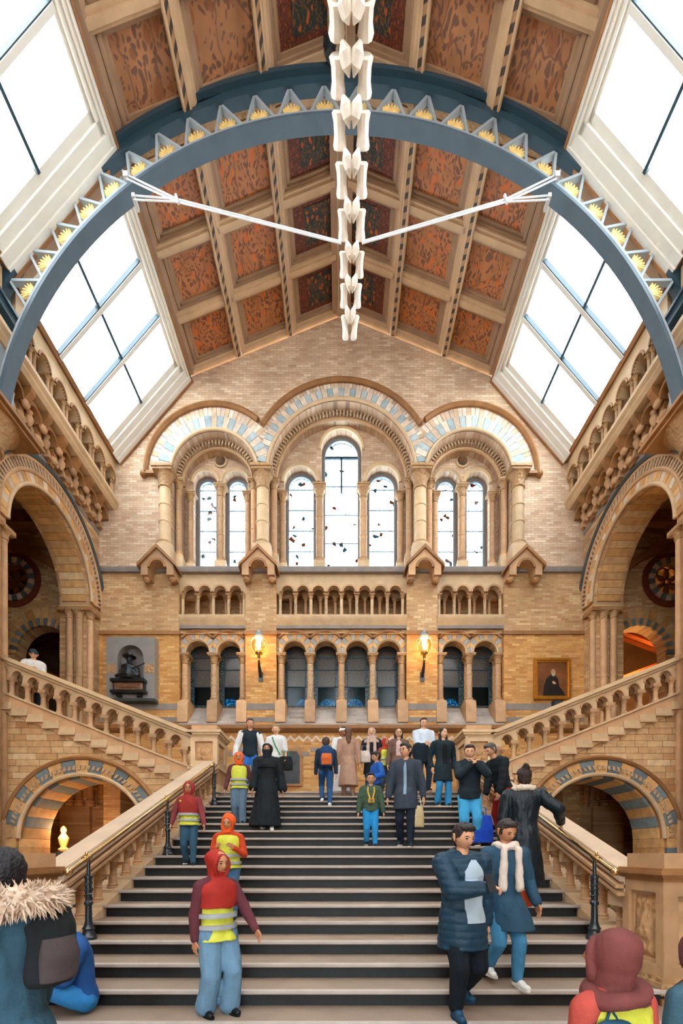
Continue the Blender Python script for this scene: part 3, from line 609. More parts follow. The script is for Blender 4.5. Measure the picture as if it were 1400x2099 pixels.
# ---------------------------------------------------------------- roof: coffered slopes and skylights
ceiling = struct('ceiling', MB().box(-.3, .3, -4.2, NS, RIDGE - .02, RIDGE + .3), CREAM2)
def roof_fn(s):
    ex, ez = EAVE; L_ = sqrt(ex * ex + (RIDGE - ez) ** 2); ux, uz = -ex / L_, (RIDGE - ez) / L_; nx, nz = -uz, ux   # inward normal
    return L_, (lambda u, y, d: (s * (ex + ux * u + nx * (-d) * -1 * -1), y, ez + uz * u + (-abs(ux)) * d))
def sky_fn(s):
    ex, ez = EAVE; fx, fz = SPR; L_ = sqrt((fx - ex) ** 2 + (ez - fz) ** 2); ux, uz = (fx - ex) / L_, (fz - ez) / L_
    nx, nz = uz, -ux   # points inward (towards the axis, down)
    return L_, (lambda u, y, d: (s * (ex + ux * u + nx * d), y, ez + uz * u + nz * d))
skn = 0
for bi, (y0, y1) in enumerate(BAYS):
    for s in (-1, 1):
        L_, rf = roof_fn(s)
        part('roof_boarding', MB().mbox(rf, -.3, L_ + .1, y0, y1, -.42, -.36), CREAM2, ceiling)
        cols = [0.08, L_ / 3, 2 * L_ / 3, L_]
        rows = [y0 + .35, y0 + .35 + (y1 - y0 - .35) / 3, y0 + .35 + 2 * (y1 - y0 - .35) / 3, y1 - .02]
        detail = bi < 2
        for i in range(1, 4):
            u = cols[i]
            if i < 3:
                part('purlin', MB().mbox(rf, u - .15, u + .15, y0, y1, -.36, -.06).mbox(rf, u - .09, u - .05, y0, y1, -.06, .0).mbox(rf, u + .05, u + .09, y0, y1, -.06, .0), CREAM, ceiling)
                if detail: part('rope_ornament', MB().mbox(rf, u - .05, u + .05, y0, y1, -.06, -.02), ROPE, ceiling)
            else: part('ridge_purlin', MB().mbox(rf, u - .14, u + .05, y0, y1, -.36, -.02), CREAM, ceiling)
        part('eaves_band', MB().mbox(rf, -.02, .1, y0, y1, -.36, .04), REDP, ceiling)
        part('eaves_fillet', MB().mbox(rf, .1, .2, y0, y1, -.36, -.04), CREAM2, ceiling)
        for j in range(4):
            yy = rows[j]
            part('cross_rib', MB().mbox(rf, .1, L_, yy - .13, yy + .13, -.36, -.12).mbox(rf, .1, L_, yy - .06, yy + .06, -.12, -.06), CREAM, ceiling)
        part('truss_frieze', MB().mbox(rf, .1, L_, y0 - .02, y0 + .24, -.36, -.02), CARV if detail else CREAM2, ceiling)
        for i in range(3):
            for j in range(3):
                ua, ub = cols[i] + .15, cols[i + 1] - .15; ya, yb = rows[j] + .13, rows[j + 1] - .13
                if i == 2:
                    part('coffer_panel', MB().mbox(rf, ua, ub, ya, yb, -.36, -.335), PAINTR, ceiling)
                    if detail: part('painted_centre', MB().mbox(rf, ua + .42, ub - .16, ya + .22, yb - .22, -.335, -.32), PAINTD, ceiling)
                else: part('coffer_panel', MB().mbox(rf, ua, ub, ya, yb, -.36, -.335), PAINT if bi == 0 else PAINTF, ceiling)
                if detail:
                    f = MB()
                    for d, e, q in ((-.335, -.27, .11), (-.27, -.2, .05)):
                        f.mbox(rf, ua, ua + q, ya, yb, d, e).mbox(rf, ub - q, ub, ya, yb, d, e).mbox(rf, ua, ub, ya, ya + q, d, e).mbox(rf, ua, ub, yb - q, yb, d, e)
                    part('coffer_moulding', f, CREAM2, ceiling, False)
        # skylight
        K, sf = sky_fn(s); skn += 1
        ya, yb = y0 + .45, y1 - .7; ua, ub = .34, K - .05
        win = struct('window_%d' % (30 + skn), MB().mbox(sf, ua - .1, ub + .1, ya, yb, -.01, 0), GLASS)
        fr = MB()
        for q, d in ((.34, .02), (.26, .09), (.17, .14), (.09, .19)):
            fr.mbox(sf, -.02, q, y0, y1, d - .1, d)
        part('head_moulding', fr, WHITEW, win, False)
        fr = MB()
        for q, d in ((.70, .02), (.55, .09), (.38, .15), (.2, .2)): fr.mbox(sf, -.02, K, y1 - q, y1, d - .1, d)
        part('end_moulding', fr, WHITEW, win, False)
        fr = MB()
        for q, d in ((.46, .02), (.38, .09), (.30, .14)): fr.mbox(sf, -.02, K, y0, y0 + q, d - .1, d)
        part('end_moulding', fr, WHITEW, win, False)
        part('end_frieze', MB().mbox(sf, -.02, K, y0 - .02, y0 + .2, -.1, .17), CREAM2, win)
        part('brown_fillet', MB().mbox(sf, -.02, .03, y0, y1, .1, .22).mbox(sf, 0, K, y1 - .06, y1, .12, .23), BROWN, win)
        part('foot_rail', MB().mbox(sf, K - .09, K + .02, y0, y1, -.05, .1), BROWN, win)
        part('glazing_bar', MB().mbox(sf, (ua + ub) / 2 - .035, (ua + ub) / 2 + .035, ya, yb, -.02, .1), DARKW, win)
        for q in (1, 2):
            yy = ya + (yb - ya) * q / 3
            part('cross_bar', MB().mbox(sf, ua, ub, yy - .05, yy + .05, -.02, .12), WHITEW, win); part('cross_bar_edge', MB().mbox(sf, ua, ub, yy - .07, yy - .05, -.02, .1), DARKW, win)
# ---------------------------------------------------------------- iron arch truss
TY = 9.85; TC = 10.29; RI = 7.78; RO = 8.56
def truss(ty, label):
    t = thing('iron_arch_truss', label, 'truss', (0, ty, 11.46), None)
    a0 = math.asin((11.46 - TC) / RI)
    part('lower_chord', MB().ring(FR, 0, TC, [(RI - .16, ty - .15), (RI - .16, ty + .15), (RI - .1, ty + .15), (RI - .1, ty - .15)], a0, pi - a0, 90).ring(FR, 0, TC, [(RI - .1, ty - .04), (RI - .1, ty + .04), (RI - .0, ty + .04), (RI - .0, ty - .04)], a0, pi - a0, 90), IRON2, t)
    b0 = math.asin((13.7 - TC) / RO)
    part('upper_chord', MB().ring(FR, 0, TC, [(RO, ty - .2), (RO, ty + .2), (RO + .1, ty + .2), (RO + .1, ty - .2)], b0, pi - b0, 90).ring(FR, 0, TC, [(RO - .18, ty - .1), (RO - .18, ty + .1), (RO, ty + .1), (RO, ty - .1)], b0, pi - b0, 90), IRON, t)
    part('chord_edge', MB().ring(FR, 0, TC, [(RI - .03, ty - .1), (RI - .03, ty + .1), (RI + .02, ty + .1), (RI + .02, ty - .1)], a0, pi - a0, 90), IRON3, t)
    n = 24; r0, r1 = RI + .0, RO - .15; g0 = math.asin((13.75 - TC) / RI); st = (pi - 2 * g0) / n
    leaf = MB()
    for k in range(7):
        b = -.9 + .3 * k; leaf.tube([(0, 0, -.02), (.10 * sin(b), -.015, .03 + .05 * cos(b)), (.27 * sin(b), -.01, .02 + .27 * cos(b * .8))], [.03, .055, .016], 6)
    lm = leaf.mesh('gilded_leaf', GOLD)
    for k in range(n):
        a = g0 + st * (k + .5); p = lambda r, t_: Vector((r * cos(t_), ty, TC + r * sin(t_)))
        for q in (-1, 1):
            A = p(r0, a + q * st * .48); B = p(r1, a); dv = (B - A).normalized(); nv = Vector((0, 1, 0)).cross(dv) * .028; w_ = Vector((0, .06, 0))
            part('lattice_bar', MB().hexa([A - nv - w_, A + nv - w_, A + nv + w_, A - nv + w_, B - nv - w_, B + nv - w_, B + nv + w_, B - nv + w_]), IRON3, t, False)
        c = p(r0 + .04, a)
        link('gilded_leaf', lm, t, c, (0, -(a - pi / 2), 0))
    return t
truss(TY, 'great painted iron arch with gilded leaf lattice spanning the hall below the ridge')
wall_front = struct('wall_front', MB().plate([(-HALF, 0), (HALF, 0), (HALF, 14.0), (SPR[0], SPR[1]), EAVE, (0, RIDGE), (-EAVE[0], EAVE[1]), (-SPR[0], SPR[1]), (-HALF, 14.0)], [arch_pts(x, 14.2, .8, 7, 14) for x in (-4, 0, 4)] + [arch_pts(0, 2.6, 1.4, .05, 14)], FR, -4.6, -4.2), BR_MID)
# ================================================================ MAIN STAIRCASE
SW = 2.95
stair = thing('staircase', 'broad stone staircase with dark risers and worn pale treads climbing to the landing', 'staircase', (0, Y0 - GO, 0))
def nos(n): return Y0 + GO * n, Z0 + RISE * n
trm = MB().plate([(-.03, -.012), (-.02, -.04), (.42, -.04), (.42, 0), (-.02, 0), (-.032, -.006)], [], lambda a, b, c: (c, a, b), -SW, SW).mesh('tread', TREAD)
ndm = MB().plate([(-.036, -.03), (-.036, -.004), (-.02, .002), (0.012, .002), (.012, -.03)], [], lambda a, b, c: (c, a, b), -SW, SW).mesh('nosing', PALE)
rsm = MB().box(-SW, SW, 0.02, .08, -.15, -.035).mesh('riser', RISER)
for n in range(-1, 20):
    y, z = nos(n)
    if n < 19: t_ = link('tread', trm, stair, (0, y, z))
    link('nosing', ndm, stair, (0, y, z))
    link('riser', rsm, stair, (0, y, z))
land = part('landing', MB().box(-3.5, 3.5, nos(19)[0], NS, LAND - .3, LAND), TREAD, stair)
part('stair_core', MB().plate([(3.5, 0), (nos(19)[0] + .2, LAND - .32), (nos(19)[0] + .2, 0)], [], lambda a, b, c: (c, a, b), -SW, SW), DKGREY, stair)
WHERE = {-1: 'below the bronze bust', 1: 'below the framed portrait'}
HEAD = {-1: 'the bronze bust', 1: 'the framed portrait'}
# ---------------------------------------------------------------- carved relief panels
def relief(fn, a0, a1, b0, b1, depth, seed, nx=26, ny=30):
    """carved high relief: a rounded beast among foliage, as a displaced grid with a flat back"""
    m = MB(); vs = []
    for j in range(ny + 1):
        for i in range(nx + 1):
            u, v = i / nx, j / ny; p = Vector((u * 3.1 + seed, v * 3.4, seed * .7))
            h = .45 * abs(noise.noise(p * 1.6)) + .3 * (1 - abs(noise.noise(p * 3.2))) + .15 * noise.noise(p * 6)
            du, dv = (u - .48) / .3, (v - .5) / .24; h += .55 * max(0, 1 - du * du - dv * dv) ** .5
            for lx in (.3, .62):
                e = ((u - lx - .1 * (v - .2)) / .07) ** 2
                if v < .45: h += .35 * math.exp(-e)
            e = min(u, 1 - u, v, 1 - v) * 10; h *= min(1, e)
            vs.append(fn(a0 + (a1 - a0) * u, b0 + (b1 - b0) * v, max(0, h) * depth))
    fs = [(j * (nx + 1) + i, j * (nx + 1) + i + 1, (j + 1) * (nx + 1) + i + 1, (j + 1) * (nx + 1) + i) for j in range(ny) for i in range(nx)]
    m.add(vs, fs); return m
def frame4(mb, fn, a0, a1, b0, b1, q, d0, d1):
    mb.mbox(fn, a0, a0 + q, b0, b1, d0, d1).mbox(fn, a1 - q, a1, b0, b1, d0, d1).mbox(fn, a0 + q, a1 - q, b0, b0 + q, d0, d1).mbox(fn, a0 + q, a1 - q, b1 - q, b1, d0, d1); return mb
REL = stone('carved_relief_stone', T('b48c62'), .25, .6, 6, .3, .05, 14)
# ---------------------------------------------------------------- one side after the other
def arcade_poly(us, zs, hw, top, lo, hi):
    """pierced slab on stepped springings: us positions of the balusters, zs springing heights"""
    P_ = [(lo, top(lo)), (lo, zs[0])] if lo < us[0] else [(us[0] - hw, top(us[0] - hw))]
    for i in range(len(us)):
        P_.append((us[i] - hw, zs[i])); P_.append((us[i] + hw, zs[i]))
        if i + 1 < len(us):
            a, b = us[i] + hw, us[i + 1] - hw; c = (a + b) / 2; r = (b - a) / 2; zz = max(zs[i], zs[i + 1]) + .01
            P_ += [(c - r * cos(pi * t / 10), zz + r * sin(pi * t / 10)) for t in range(11)]
    P_ += [(hi, zs[-1]), (hi, top(hi))]
    return P_
for s in (-1, 1):
    wr = WHERE[s]; hd = HEAD[s]
    # ---- raking balustrade of the main stair
    b = thing('stair_balustrade', 'raking stone balustrade of the main stair on the side of ' + hd, 'balustrade', (s * 3.08, 4.9, .6), 'balustrades')
    top = lambda y: Z0 + RISE / GO * (y - Y0) + .60
    ya, yb = 4.62, 10.4
    cop = MB()
    for x0, x1, d0, d1 in ((2.95, 3.26, -.02, .10), (2.90, 3.30, .10, .15), (2.97, 3.24, .15, .185)):
        cop.hexa([(s * x, y, top(y) + d) for d in (d0, d1) for x, y in ((x0, ya), (x1, ya), (x1, yb), (x0, yb))])
    part('coping', cop, stone('pale_coping', T('c2ab92'), .12, .35, 3, .1, .05, spec=.6), b)
    ms = MB()
    for x0, x1, d0, d1 in ((2.86, 2.96, .03, .07), (2.88, 2.96, -.05, -.01)): ms.hexa([(s * x, y, top(y) + d) for d in (d0, d1) for x, y in ((x0, ya), (x1, ya), (x1, yb), (x0, yb))])
    part('coping_moulding', ms, BUFF, b)
    us = []; zs = []
    for n in range(3, 19):
        y, z = nos(n); us.append(y + .12); zs.append(z + .37)
    lo, hi = 4.6, 10.42
    part('pierced_slab', MB().plate(arcade_poly(us, zs, .06, lambda y: top(y) + .01, lo, hi), [], SD(s), 2.97, 3.22), BUFF2, b)
    for i in range(len(us) - 1):
        c = (us[i] + us[i + 1]) / 2; r = (us[i + 1] - us[i]) / 2 - .06; rr = MB().ring(SD(s), c, zs[i + 1] + .01, [(r, 2.99), (r, 2.95), (r + .035, 2.95), (r + .035, 2.99)], 0, pi, 10); part('arch_roll', rr, BUFF, b)
    def mkb():
        m = MB().lathe([(.075, 0), (.075, .035), (.06, .05), (.068, .065), (.052, .085), (.05, .2), (.058, .205), (.058, .22), (.05, .225), (.05, .27), (.062, .275), (.062, .29), (.055, .295), (.085, .34)], n=12); m.box(-.085, .085, -.07, .07, .335, .372); return m.mesh('baluster', BUFF)
    bm_ = shared('balm', mkb)
    for n in range(3, 19):
        y, z = nos(n); link('baluster', bm_, b, (s * 3.09, y + .12, z))
        part('plinth_block', MB().hexa([(s * x, yy, zz) for x in (2.93, 3.3) for yy, zz in ((y - .06, z - .2), (y + .32, z - .2), (y + .32, z + .12), (y + .02, z - .0))]), BUFF2, b, False)
    part('string_wall', MB().plate([(4.6, 0), (4.6, .5), (10.4, 2.88), (10.4, 0)], [], SD(s), 2.94, 3.3), BUFF, b)
    # ---- brass handrail on iron posts
    hr = thing('brass_handrail', 'brass handrail on black iron posts, stair side nearer ' + hd, 'handrail', (s * 2.76, 4.76, .75), 'handrails')
    hz = lambda y: 1.51 + .4126 * (y - 4.52)
    part('rail', MB().tube([(s * 2.78, 4.52, hz(4.52)), (s * 2.78, 9.46, hz(9.46))], .026, 12), BRASS, hr)
    part('rail_end', MB().ball((s * 2.78, 4.50, hz(4.5)), .045, 12, 8), BRASS, hr); part('rail_end', MB().ball((s * 2.78, 9.47, hz(9.47)), .045, 12, 8), BRASS, hr)
    for n in (3, 9, 16):
        y, z = nos(n); y += .07; h = hz(y) - z
        pm = MB().lathe([(.085, 0), (.085, .03), (.07, .05), (.055, .10), (.066, .12), (.048, .15), (.036, .2), (.032, .42 * h), (.045, .43 * h), (.045, .46 * h), (.032, .48 * h), (.034, .52 * h), (.036, .6 * h), (.034, .74 * h), (.042, .75 * h), (.042, .78 * h), (.02, .8 * h), (.016, h - .02)], (s * 2.76, y, z), 14)
        po = part('iron_post', pm, POSTIRON, hr)
        part('twist_band', MB().tube([(s * 2.76 + .036 * cos(t * .9), y + .036 * sin(t * .9), z + h * (.5 + .22 * t / 24)) for t in range(25)], .010, 6), POSTIRON, po)
        part('brass_collar', MB().tube([(s * 2.78, y - .05, hz(y - .05)), (s * 2.78, y + .05, hz(y + .05))], .036, 12).ball((s * 2.78, y, hz(y) + .055), .018), BRASS, po)
    # ---- lower newel
    nw = thing('newel_pedestal', 'large carved foot pedestal of the stair, nearer ' + hd, 'pedestal', (s * 3.45, 4.36, 0), 'newel pedestals')
    xa, xb, y0, y1 = 2.96, 3.98, 4.07, 4.66
    def nb(m, e, z0, z1): return m.box(*sorted((s * (xa - e), s * (xb + e))), y0 - e, y1 + min(e, .04), z0, z1)
    part('plinth', nb(nb(MB(), .05, 0, .36), .02, .36, .4), BROWN, nw)
    part('carved_base_moulding', nb(nb(nb(MB(), .07, .40, .45), .06, .45, .5), .03, .5, .54), CARV, nw)
    body = nb(MB(), -.06, .54, 1.42)
    part('body', body, BUFF, nw)
    side = lambda a, c, d: (s * (xa + .06 - d), a, c); frt = lambda a, c, d: (s * a, y0 + .06 - d, c)
    f = frame4(MB(), side, y0, y1, .54, 1.42, .1, 0, .06); frame4(f, side, y0 + .1, y1 - .1, .64, 1.32, .035, 0, .03); part('panel_frame', f, BUFF, nw, False)
    f = frame4(MB(), frt, xa + .004, xb - .004, .54, 1.42, .126, 0, .064); frame4(f, frt, xa + .13, xb - .13, .67, 1.29, .035, 0, .03); part('panel_frame', f, BUFF, nw, False)
    part('carved_panel', relief(side, y0 + .13, y1 - .13, .68, 1.28, .06, 3.3 + s), REL, nw); part('carved_panel', relief(frt, xa + .16, xb - .16, .71, 1.25, .07, 9.1 + s), REL, nw)
    part('cap', nb(nb(nb(nb(MB(), .0, 1.42, 1.46), .03, 1.46, 1.49), .06, 1.49, 1.525), .03, 1.525, 1.55), BROWN, nw)
    part('top_block', nb(MB(), -.03, 1.55, 1.69), BUFF, nw)
    # ---- upper newel on the landing corner
    un = thing('landing_pedestal', 'tall panelled pedestal at the landing corner on the side of ' + hd, 'pedestal', (s * 3.25, 10.8, LAND - .45), 'landing pedestals')
    xa, xb, y0, y1 = 2.92, 3.56, 10.42, 11.25
    def nb2(m, e, z0, z1): return m.box(*sorted((s * (xa - e), s * (xb + e))), y0 - e, y1 + e, z0, z1)
    part('base', nb2(MB(), 0, 2.55, 3.66), BUFF, un)
    part('grey_course', nb2(MB(), .006, 3.08, 3.24), BLUE, un)
    part('base_moulding', nb2(nb2(MB(), .05, 3.66, 3.70), .02, 3.70, 3.75), BUFF2, un)
    part('body', nb2(MB(), -.05, 3.75, 4.42), BUFF, un)
    side = lambda a, c, d: (s * (xa + .05 - d), a, c); frt = lambda a, c, d: (s * a, y0 + .05 - d, c)
    f = frame4(MB(), side, y0, y1, 3.75, 4.42, .12, 0, .05); part('panel_frame', f, BUFF2, un, False); f = frame4(MB(), frt, xa + .004, xb - .004, 3.75, 4.42, .106, 0, .054); part('panel_frame', f, BUFF2, un, False)
    part('carved_panel', relief(side, y0 + .14, y1 - .14, 3.88, 4.29, .045, 5.3 + s), REL, un); part('carved_panel', relief(frt, xa + .12, xb - .12, 3.87, 4.30, .045, 7.7 + s), REL, un)
    part('cap', nb2(nb2(nb2(MB(), .02, 4.42, 4.46), .06, 4.46, 4.51), .09, 4.51, 4.57), BUFF2, un)
    part('top_block', nb2(MB(), -.02, 4.57, 4.70), BUFF, un)
    # ---- side flight
    FY = 10.5
    fw = struct('wall_%s_flight' % ('left' if s < 0 else 'right'), MB().plate([(2.96, 0), (2.96, LAND), (8.0, LAND + .4 * 5.04), (8.0, 0)], [[(6.13 - 1.5, .02)] + [(6.13 - 1.5 * cos(pi * i / 28), 2.03 + 1.5 * sin(pi * i / 28)) for i in range(29)] + [(6.13 + 1.5, .02)]], lambda a, c, d: (s * a, d, c), FY + .02, FY + .35), BROWN)
    NF = 28
    fl = thing('side_flight', 'stone side flight of stairs turning up from the landing towards ' + hd, 'staircase', (s * 3.0, 12.5, LAND), 'side flights')
    stm = shared('sfstep', lambda: MB().box(-.19, .19, FY - .09, NS - .05, -.15, 0).mesh('step', BUFF2, False))
    emd = shared('sfedge', lambda: MB().box(-.2, .2, FY - .12, FY + .02, -.19, -.14).mesh('step_edge', BUFF2, False))
    for k in range(NF):
        x = 2.9 + .375 * (k + .5)
        st = link('step', stm, fl, (s * x, 0, LAND + .15 * (k + 1))); link('step_edge', emd, st, (s * x, 0, LAND + .15 * (k + 1)))
    c = 4
    while c * .15 < 5.4:
        z0 = c * .15; z1 = z0 + .15
        k = max(0, math.ceil((z1 - LAND) / .15 - 1e-6)); xs = max(3.0, 2.9 + .375 * k)
        x = xs - random.uniform(0, .25); c += 1
        while x < 8.0:
            w_ = random.choice((.3, .36, .42, .5, .56)); a, e = max(x, xs), min(x + w_, 8.0); x += w_
            if e - a < .06: continue
            def inr(q, z): return (z > 2.03 and (q - 6.13) ** 2 + (z - 2.03) ** 2 < 1.62 ** 2) or (z <= 2.03 and abs(q - 6.13) < 1.62)
            zs_ = (z0, z1)
            if all(inr(q, z) for q in (a, e) for z in zs_): continue
            for _ in range(40):
                if any(inr(a, z) for z in zs_): a += .02
                elif any(inr(e, z) for z in zs_): e -= .02
                else: break
            if e - a < .05: continue
            j = random.uniform(-.006, .006); g = .005
            part('stone_block', MB().box(*sorted((s * (a + g), s * (e - g))), FY + j, FY + .06, z0 + g, z1 - g), BLOCK, fw, False)
    sd2 = lambda a, c_, d: (s * a, d, c_)
    voussoirs(fw, sd2, 6.13, 2.03, 1.56, 1.86, FY - .05, FY + .2, 0, pi, 17, [VOUSB, VOUSG], gap=.008)
    voussoirs(fw, sd2, 6.13, 2.03, 1.44, 1.52, FY + .1, FY + 1.0, 0, pi, 17, [VOUSB, VOUSG], gap=.004)
    part('hood_moulding', MB().ring(sd2, 6.13, 2.03, [(1.86, FY + .02), (1.86, FY - .08), (1.91, FY - .12), (1.96, FY - .06), (1.96, FY + .02)], -.0, pi, 44), BROWN, fw)
    part('roll_moulding', MB().ring(sd2, 6.13, 2.03, [(1.52 + .05 * cos(2 * pi * k / 8), FY - .03 + .05 * sin(2 * pi * k / 8)) for k in range(8)], 0, pi, 44), BUFF2, fw)
    cm = MB(); n = 46
    for k in range(n):
        a = pi * (k + .5) / n; da = pi / n * .4
        cm.hexa([sd2(6.13 + rr * cos(t), 2.03 + rr * sin(t), ww) for ww in (FY + .0, FY - .08) for t, rr in ((a - da, 1.62), (a - da * .3, 1.72), (a + da, 1.72), (a + da * .3, 1.62))])
    part('carved_order', cm, CARVP, fw, False)['kind'] = 'stuff'
    for q in (-1, 1):
        for k in range(9):
            z0 = .05 + .22 * k; a = 6.13 + q * 1.56; e = 6.13 + q * 1.9
            part('jamb_block', MB().box(*sorted((s * a, s * e)), FY - .05, FY + .2, z0 + .004, z0 + .216), VOUSG if k % 3 == 1 else VOUSB, fw, False)
            part('jamb_block', MB().box(*sorted((s * (6.13 + q * 1.44), s * (6.13 + q * 1.53))), FY + .0, FY + 1.0, z0 + .004, z0 + .216), VOUSB, fw, False)
    part('passage_back', MB().box(*sorted((s * 3.3, s * 8.9)), 14.2, 14.4, 0, 3.2), BR_DEEP, fw)
    part('passage_ceiling', MB().plate([(3.2, LAND - .02), (8.9, 5.0), (8.9, 5.1), (3.2, LAND - .3)], [], lambda a, b_, d: (s * a, d, b_), FY + .3, 14.4), SOIL, fw)
    part('passage_pier', MB().box(*sorted((s * 6.6, s * 7.1)), 13.2, 14.2, 0, 5).box(*sorted((s * 4.2, s * 4.6)), 13.2, 14.2, 0, 5), BR_DEEP, fw)
    # balustrade of the flight: two rows of balusters under a pierced slab
    sb = thing('flight_balustrade', 'stone balustrade climbing from the landing pedestal towards ' + hd, 'balustrade', (s * 3.6, 10.6, 3.7), 'balustrades')
    zS = lambda x: 3.77 + .4 * (x - 3.7)
    cop = MB(); x0, x1 = 3.5, 9.6
    for p, q, d0, d1 in ((10.42, 10.92, .70, .76), (10.36, 10.98, .76, .80), (10.40, 10.94, .80, .86)):
        cop.hexa([(s * x, y, zS(x) + d) for d in (d0, d1) for x, y in ((x0, p), (x1, p), (x1, q), (x0, q))])
    part('coping', cop, stone('flight_coping', T('c6ab88'), .12, .45, 3, .1, .05), sb)
    us = [3.72 + .375 * i for i in range(16)]; zs = [zS(u) + .42 for u in us]
    P1 = arcade_poly(us, zs, .07, lambda x: zS(x) + .71, 3.5, 9.6)
    part('pierced_slab', MB().plate(P1, [], sd2, 10.46, 10.60), BUFF2, sb)
    part('rear_slab', MB().plate(P1, [], sd2, 10.74, 10.88), BUFF, sb)
    part('string', MB().hexa([(s * x, y, zS(x) + d) for d in (-.45, 0) for x, y in ((3.5, 10.44), (9.6, 10.44), (9.6, 10.9), (3.5, 10.9))]), BUFF, sb)
    part('string_cap', MB().hexa([(s * x, y, zS(x) + d) for d in (-.03, .015) for x, y in ((3.5, 10.40), (9.6, 10.40), (9.6, 10.6), (3.5, 10.6))]), BUFF2, sb)
    for i in range(len(us) - 1):
        cx = (us[i] + us[i + 1]) / 2; r = (us[i + 1] - us[i]) / 2 - .07; rr = MB().ring(sd2, cx, zs[i + 1] + .01, [(r, 10.48), (r, 10.43), (r + .03, 10.43), (r + .03, 10.48)], 0, pi, 10); part('arch_roll', rr, BUFF, sb)
    bm2 = shared('balf', lambda: MB().lathe([(.08, 0), (.08, .05), (.065, .07), (.055, .1), (.052, .26), (.062, .265), (.062, .285), (.055, .29), (.085, .36)], n=12).box(-.09, .09, -.075, .075, .355, .432).mesh('baluster', BUFF))
    for i, u in enumerate(us):
        link('baluster', bm2, sb, (s * u, 10.53, zS(u) - .01)); link('baluster', bm2, sb, (s * (u + .12), 10.81, zS(u + .12) - .05))
# warm lamp and gilt figure in the passage on the bust side
l = bpy.data.lights.new('passage_lamp', 'POINT'); l.energy = 55; l.color = (1, .5, .2); l.shadow_soft_size = .15
o = bpy.data.objects.new('passage_lamp', l); COL.objects.link(o); o.location = (-7.45, 11.85, 2.25)
gs = thing('gilt_ornament', 'small gilt figure on a dark plinth inside the passage arch', 'ornament', (-7.05, 12.2, 0))
part('plinth', MB().box(-7.75, -6.85, 12.0, 12.5, 0, 1.72), DKGREY, gs)
part('figure', MB().lathe([(.12, 0), (.14, .06), (.07, .12), (.12, .25), (.14, .36), (.08, .46), (.05, .5), (.08, .57), (.07, .64), (.02, .7)], (-7.6, 12.1, 1.72), 14), GOLD, gs)
# ---------------------------------------------------------------- wall lanterns
LAMPG = glassy('lantern_glass', (1, .86, .62), .05); BULB = emis('glowing_bulb', (1, .93, .78), 9)
for s in (-1, 1):
    x, y, z = s * 2.66, NS - .36, 8.33
    t = thing('wall_lantern', 'lit glass wall lantern on the pilaster nearer ' + HEAD[s], 'lantern', (x, NS, 7.45), 'wall lanterns')
    part('glass_globe', MB().lathe([(.12, -.24), (.22, -.08), (.25, .06), (.22, .2), (.14, .27)], (x, y, z), 8), LAMPG, t)
    part('bulb', MB().lathe([(.04, -.12), (.07, 0), (.07, .2), (.05, .25)], (x, y - .02, z), 10), BULB, t)
    for k in range(8):
        a = 2 * pi * k / 8; part('glazing_rib', MB().tube([(x + r * cos(a), y + r * sin(a), z + h) for r, h in ((.125, -.24), (.225, -.08), (.255, .06), (.225, .2), (.145, .27))], .009, 6), BRASS, t)
    part('crown', MB().lathe([(.16, .26), (.19, .29), (.12, .36), (.14, .4), (.05, .45), (.02, .54)], (x, y, z), 10), IRON3, t)
    part('stem', MB().lathe([(.02, -.5), (.05, -.46), (.03, -.4), (.06, -.34), (.04, -.3), (.12, -.25), (.13, -.22)], (x, y, z), 10), BRASS, t)
    part('bracket', MB().tube([(x, y, z - .48), (x, y + .06, z - .62), (x, y + .2, z - .74), (x, NS - .03, z - .85)], [.03, .045, .06, .05], 8), POSTIRON, t)
    part('wall_plate', MB().box(x - .07, x + .07, NS - .04, NS, z - 1.0, z - .7), POSTIRON, t)
    l = bpy.data.lights.new('lantern_light', 'POINT'); l.energy = 60; l.color = (1, .62, .26); l.shadow_soft_size = .12
    o = bpy.data.objects.new('lantern_light', l); COL.objects.link(o); o.location = (x, y - .02, z + .06)
# ---------------------------------------------------------------- niche with a bronze bust
cx = -6.82
mo = thing('bust_memorial', 'grey marble wall memorial with arched niche and relief bracket', 'memorial', (cx, NS, 6.64))
part('marble_slab', MB().plate(rect(-7.6, -6.04, 6.64, 8.66), [arch_pts(cx, 7.98, .42, 7.24, 18)], FR, NS - .3, NS - .02), stone('grey_marble', T('7d7975'), .12, .4, 3), mo)
part('niche_back', MB().plate(arch_pts(cx, 7.98, .43, 7.22, 18), [], FR, NS - .03, NS - .01), MATS['grey_marble'], mo)
part('side_band', MB().box(-7.58, -7.28, NS - .31, NS - .29, 7.5, 7.78), CARV, mo); part('side_band', MB().box(-6.36, -6.06, NS - .31, NS - .29, 7.5, 7.78), CARV, mo)
part('bracket_shelf', MB().box(cx - .54, cx + .54, NS - .55, NS - .3, 7.14, 7.24).box(cx - .56, cx + .56, NS - .52, NS - .3, 6.80, 6.88).box(cx - .4, cx - .25, NS - .42, NS - .3, 6.7, 6.8).box(cx + .25, cx + .4, NS - .42, NS - .3, 6.7, 6.8), BRONZE, mo)
part('bracket_relief', relief(lambda a, c_, d: (a, NS - .44 - d, c_), cx - .46, cx + .46, 6.88, 7.14, .06, 2.2), stone('relief_bronze', T('7a5640'), .25, .4, 6, .2), mo)
part('bracket_core', MB().box(cx - .5, cx + .5, NS - .44, NS - .3, 6.86, 7.16), BRONZE, mo)
part('foot_ledge', MB().box(-7.6, -6.04, NS - .36, NS - .02, 6.58, 6.66), DKGREY, mo)
WORK = bpy.data.scenes.new('workbench')      # scratch scene for shaping meshes, removed at the end
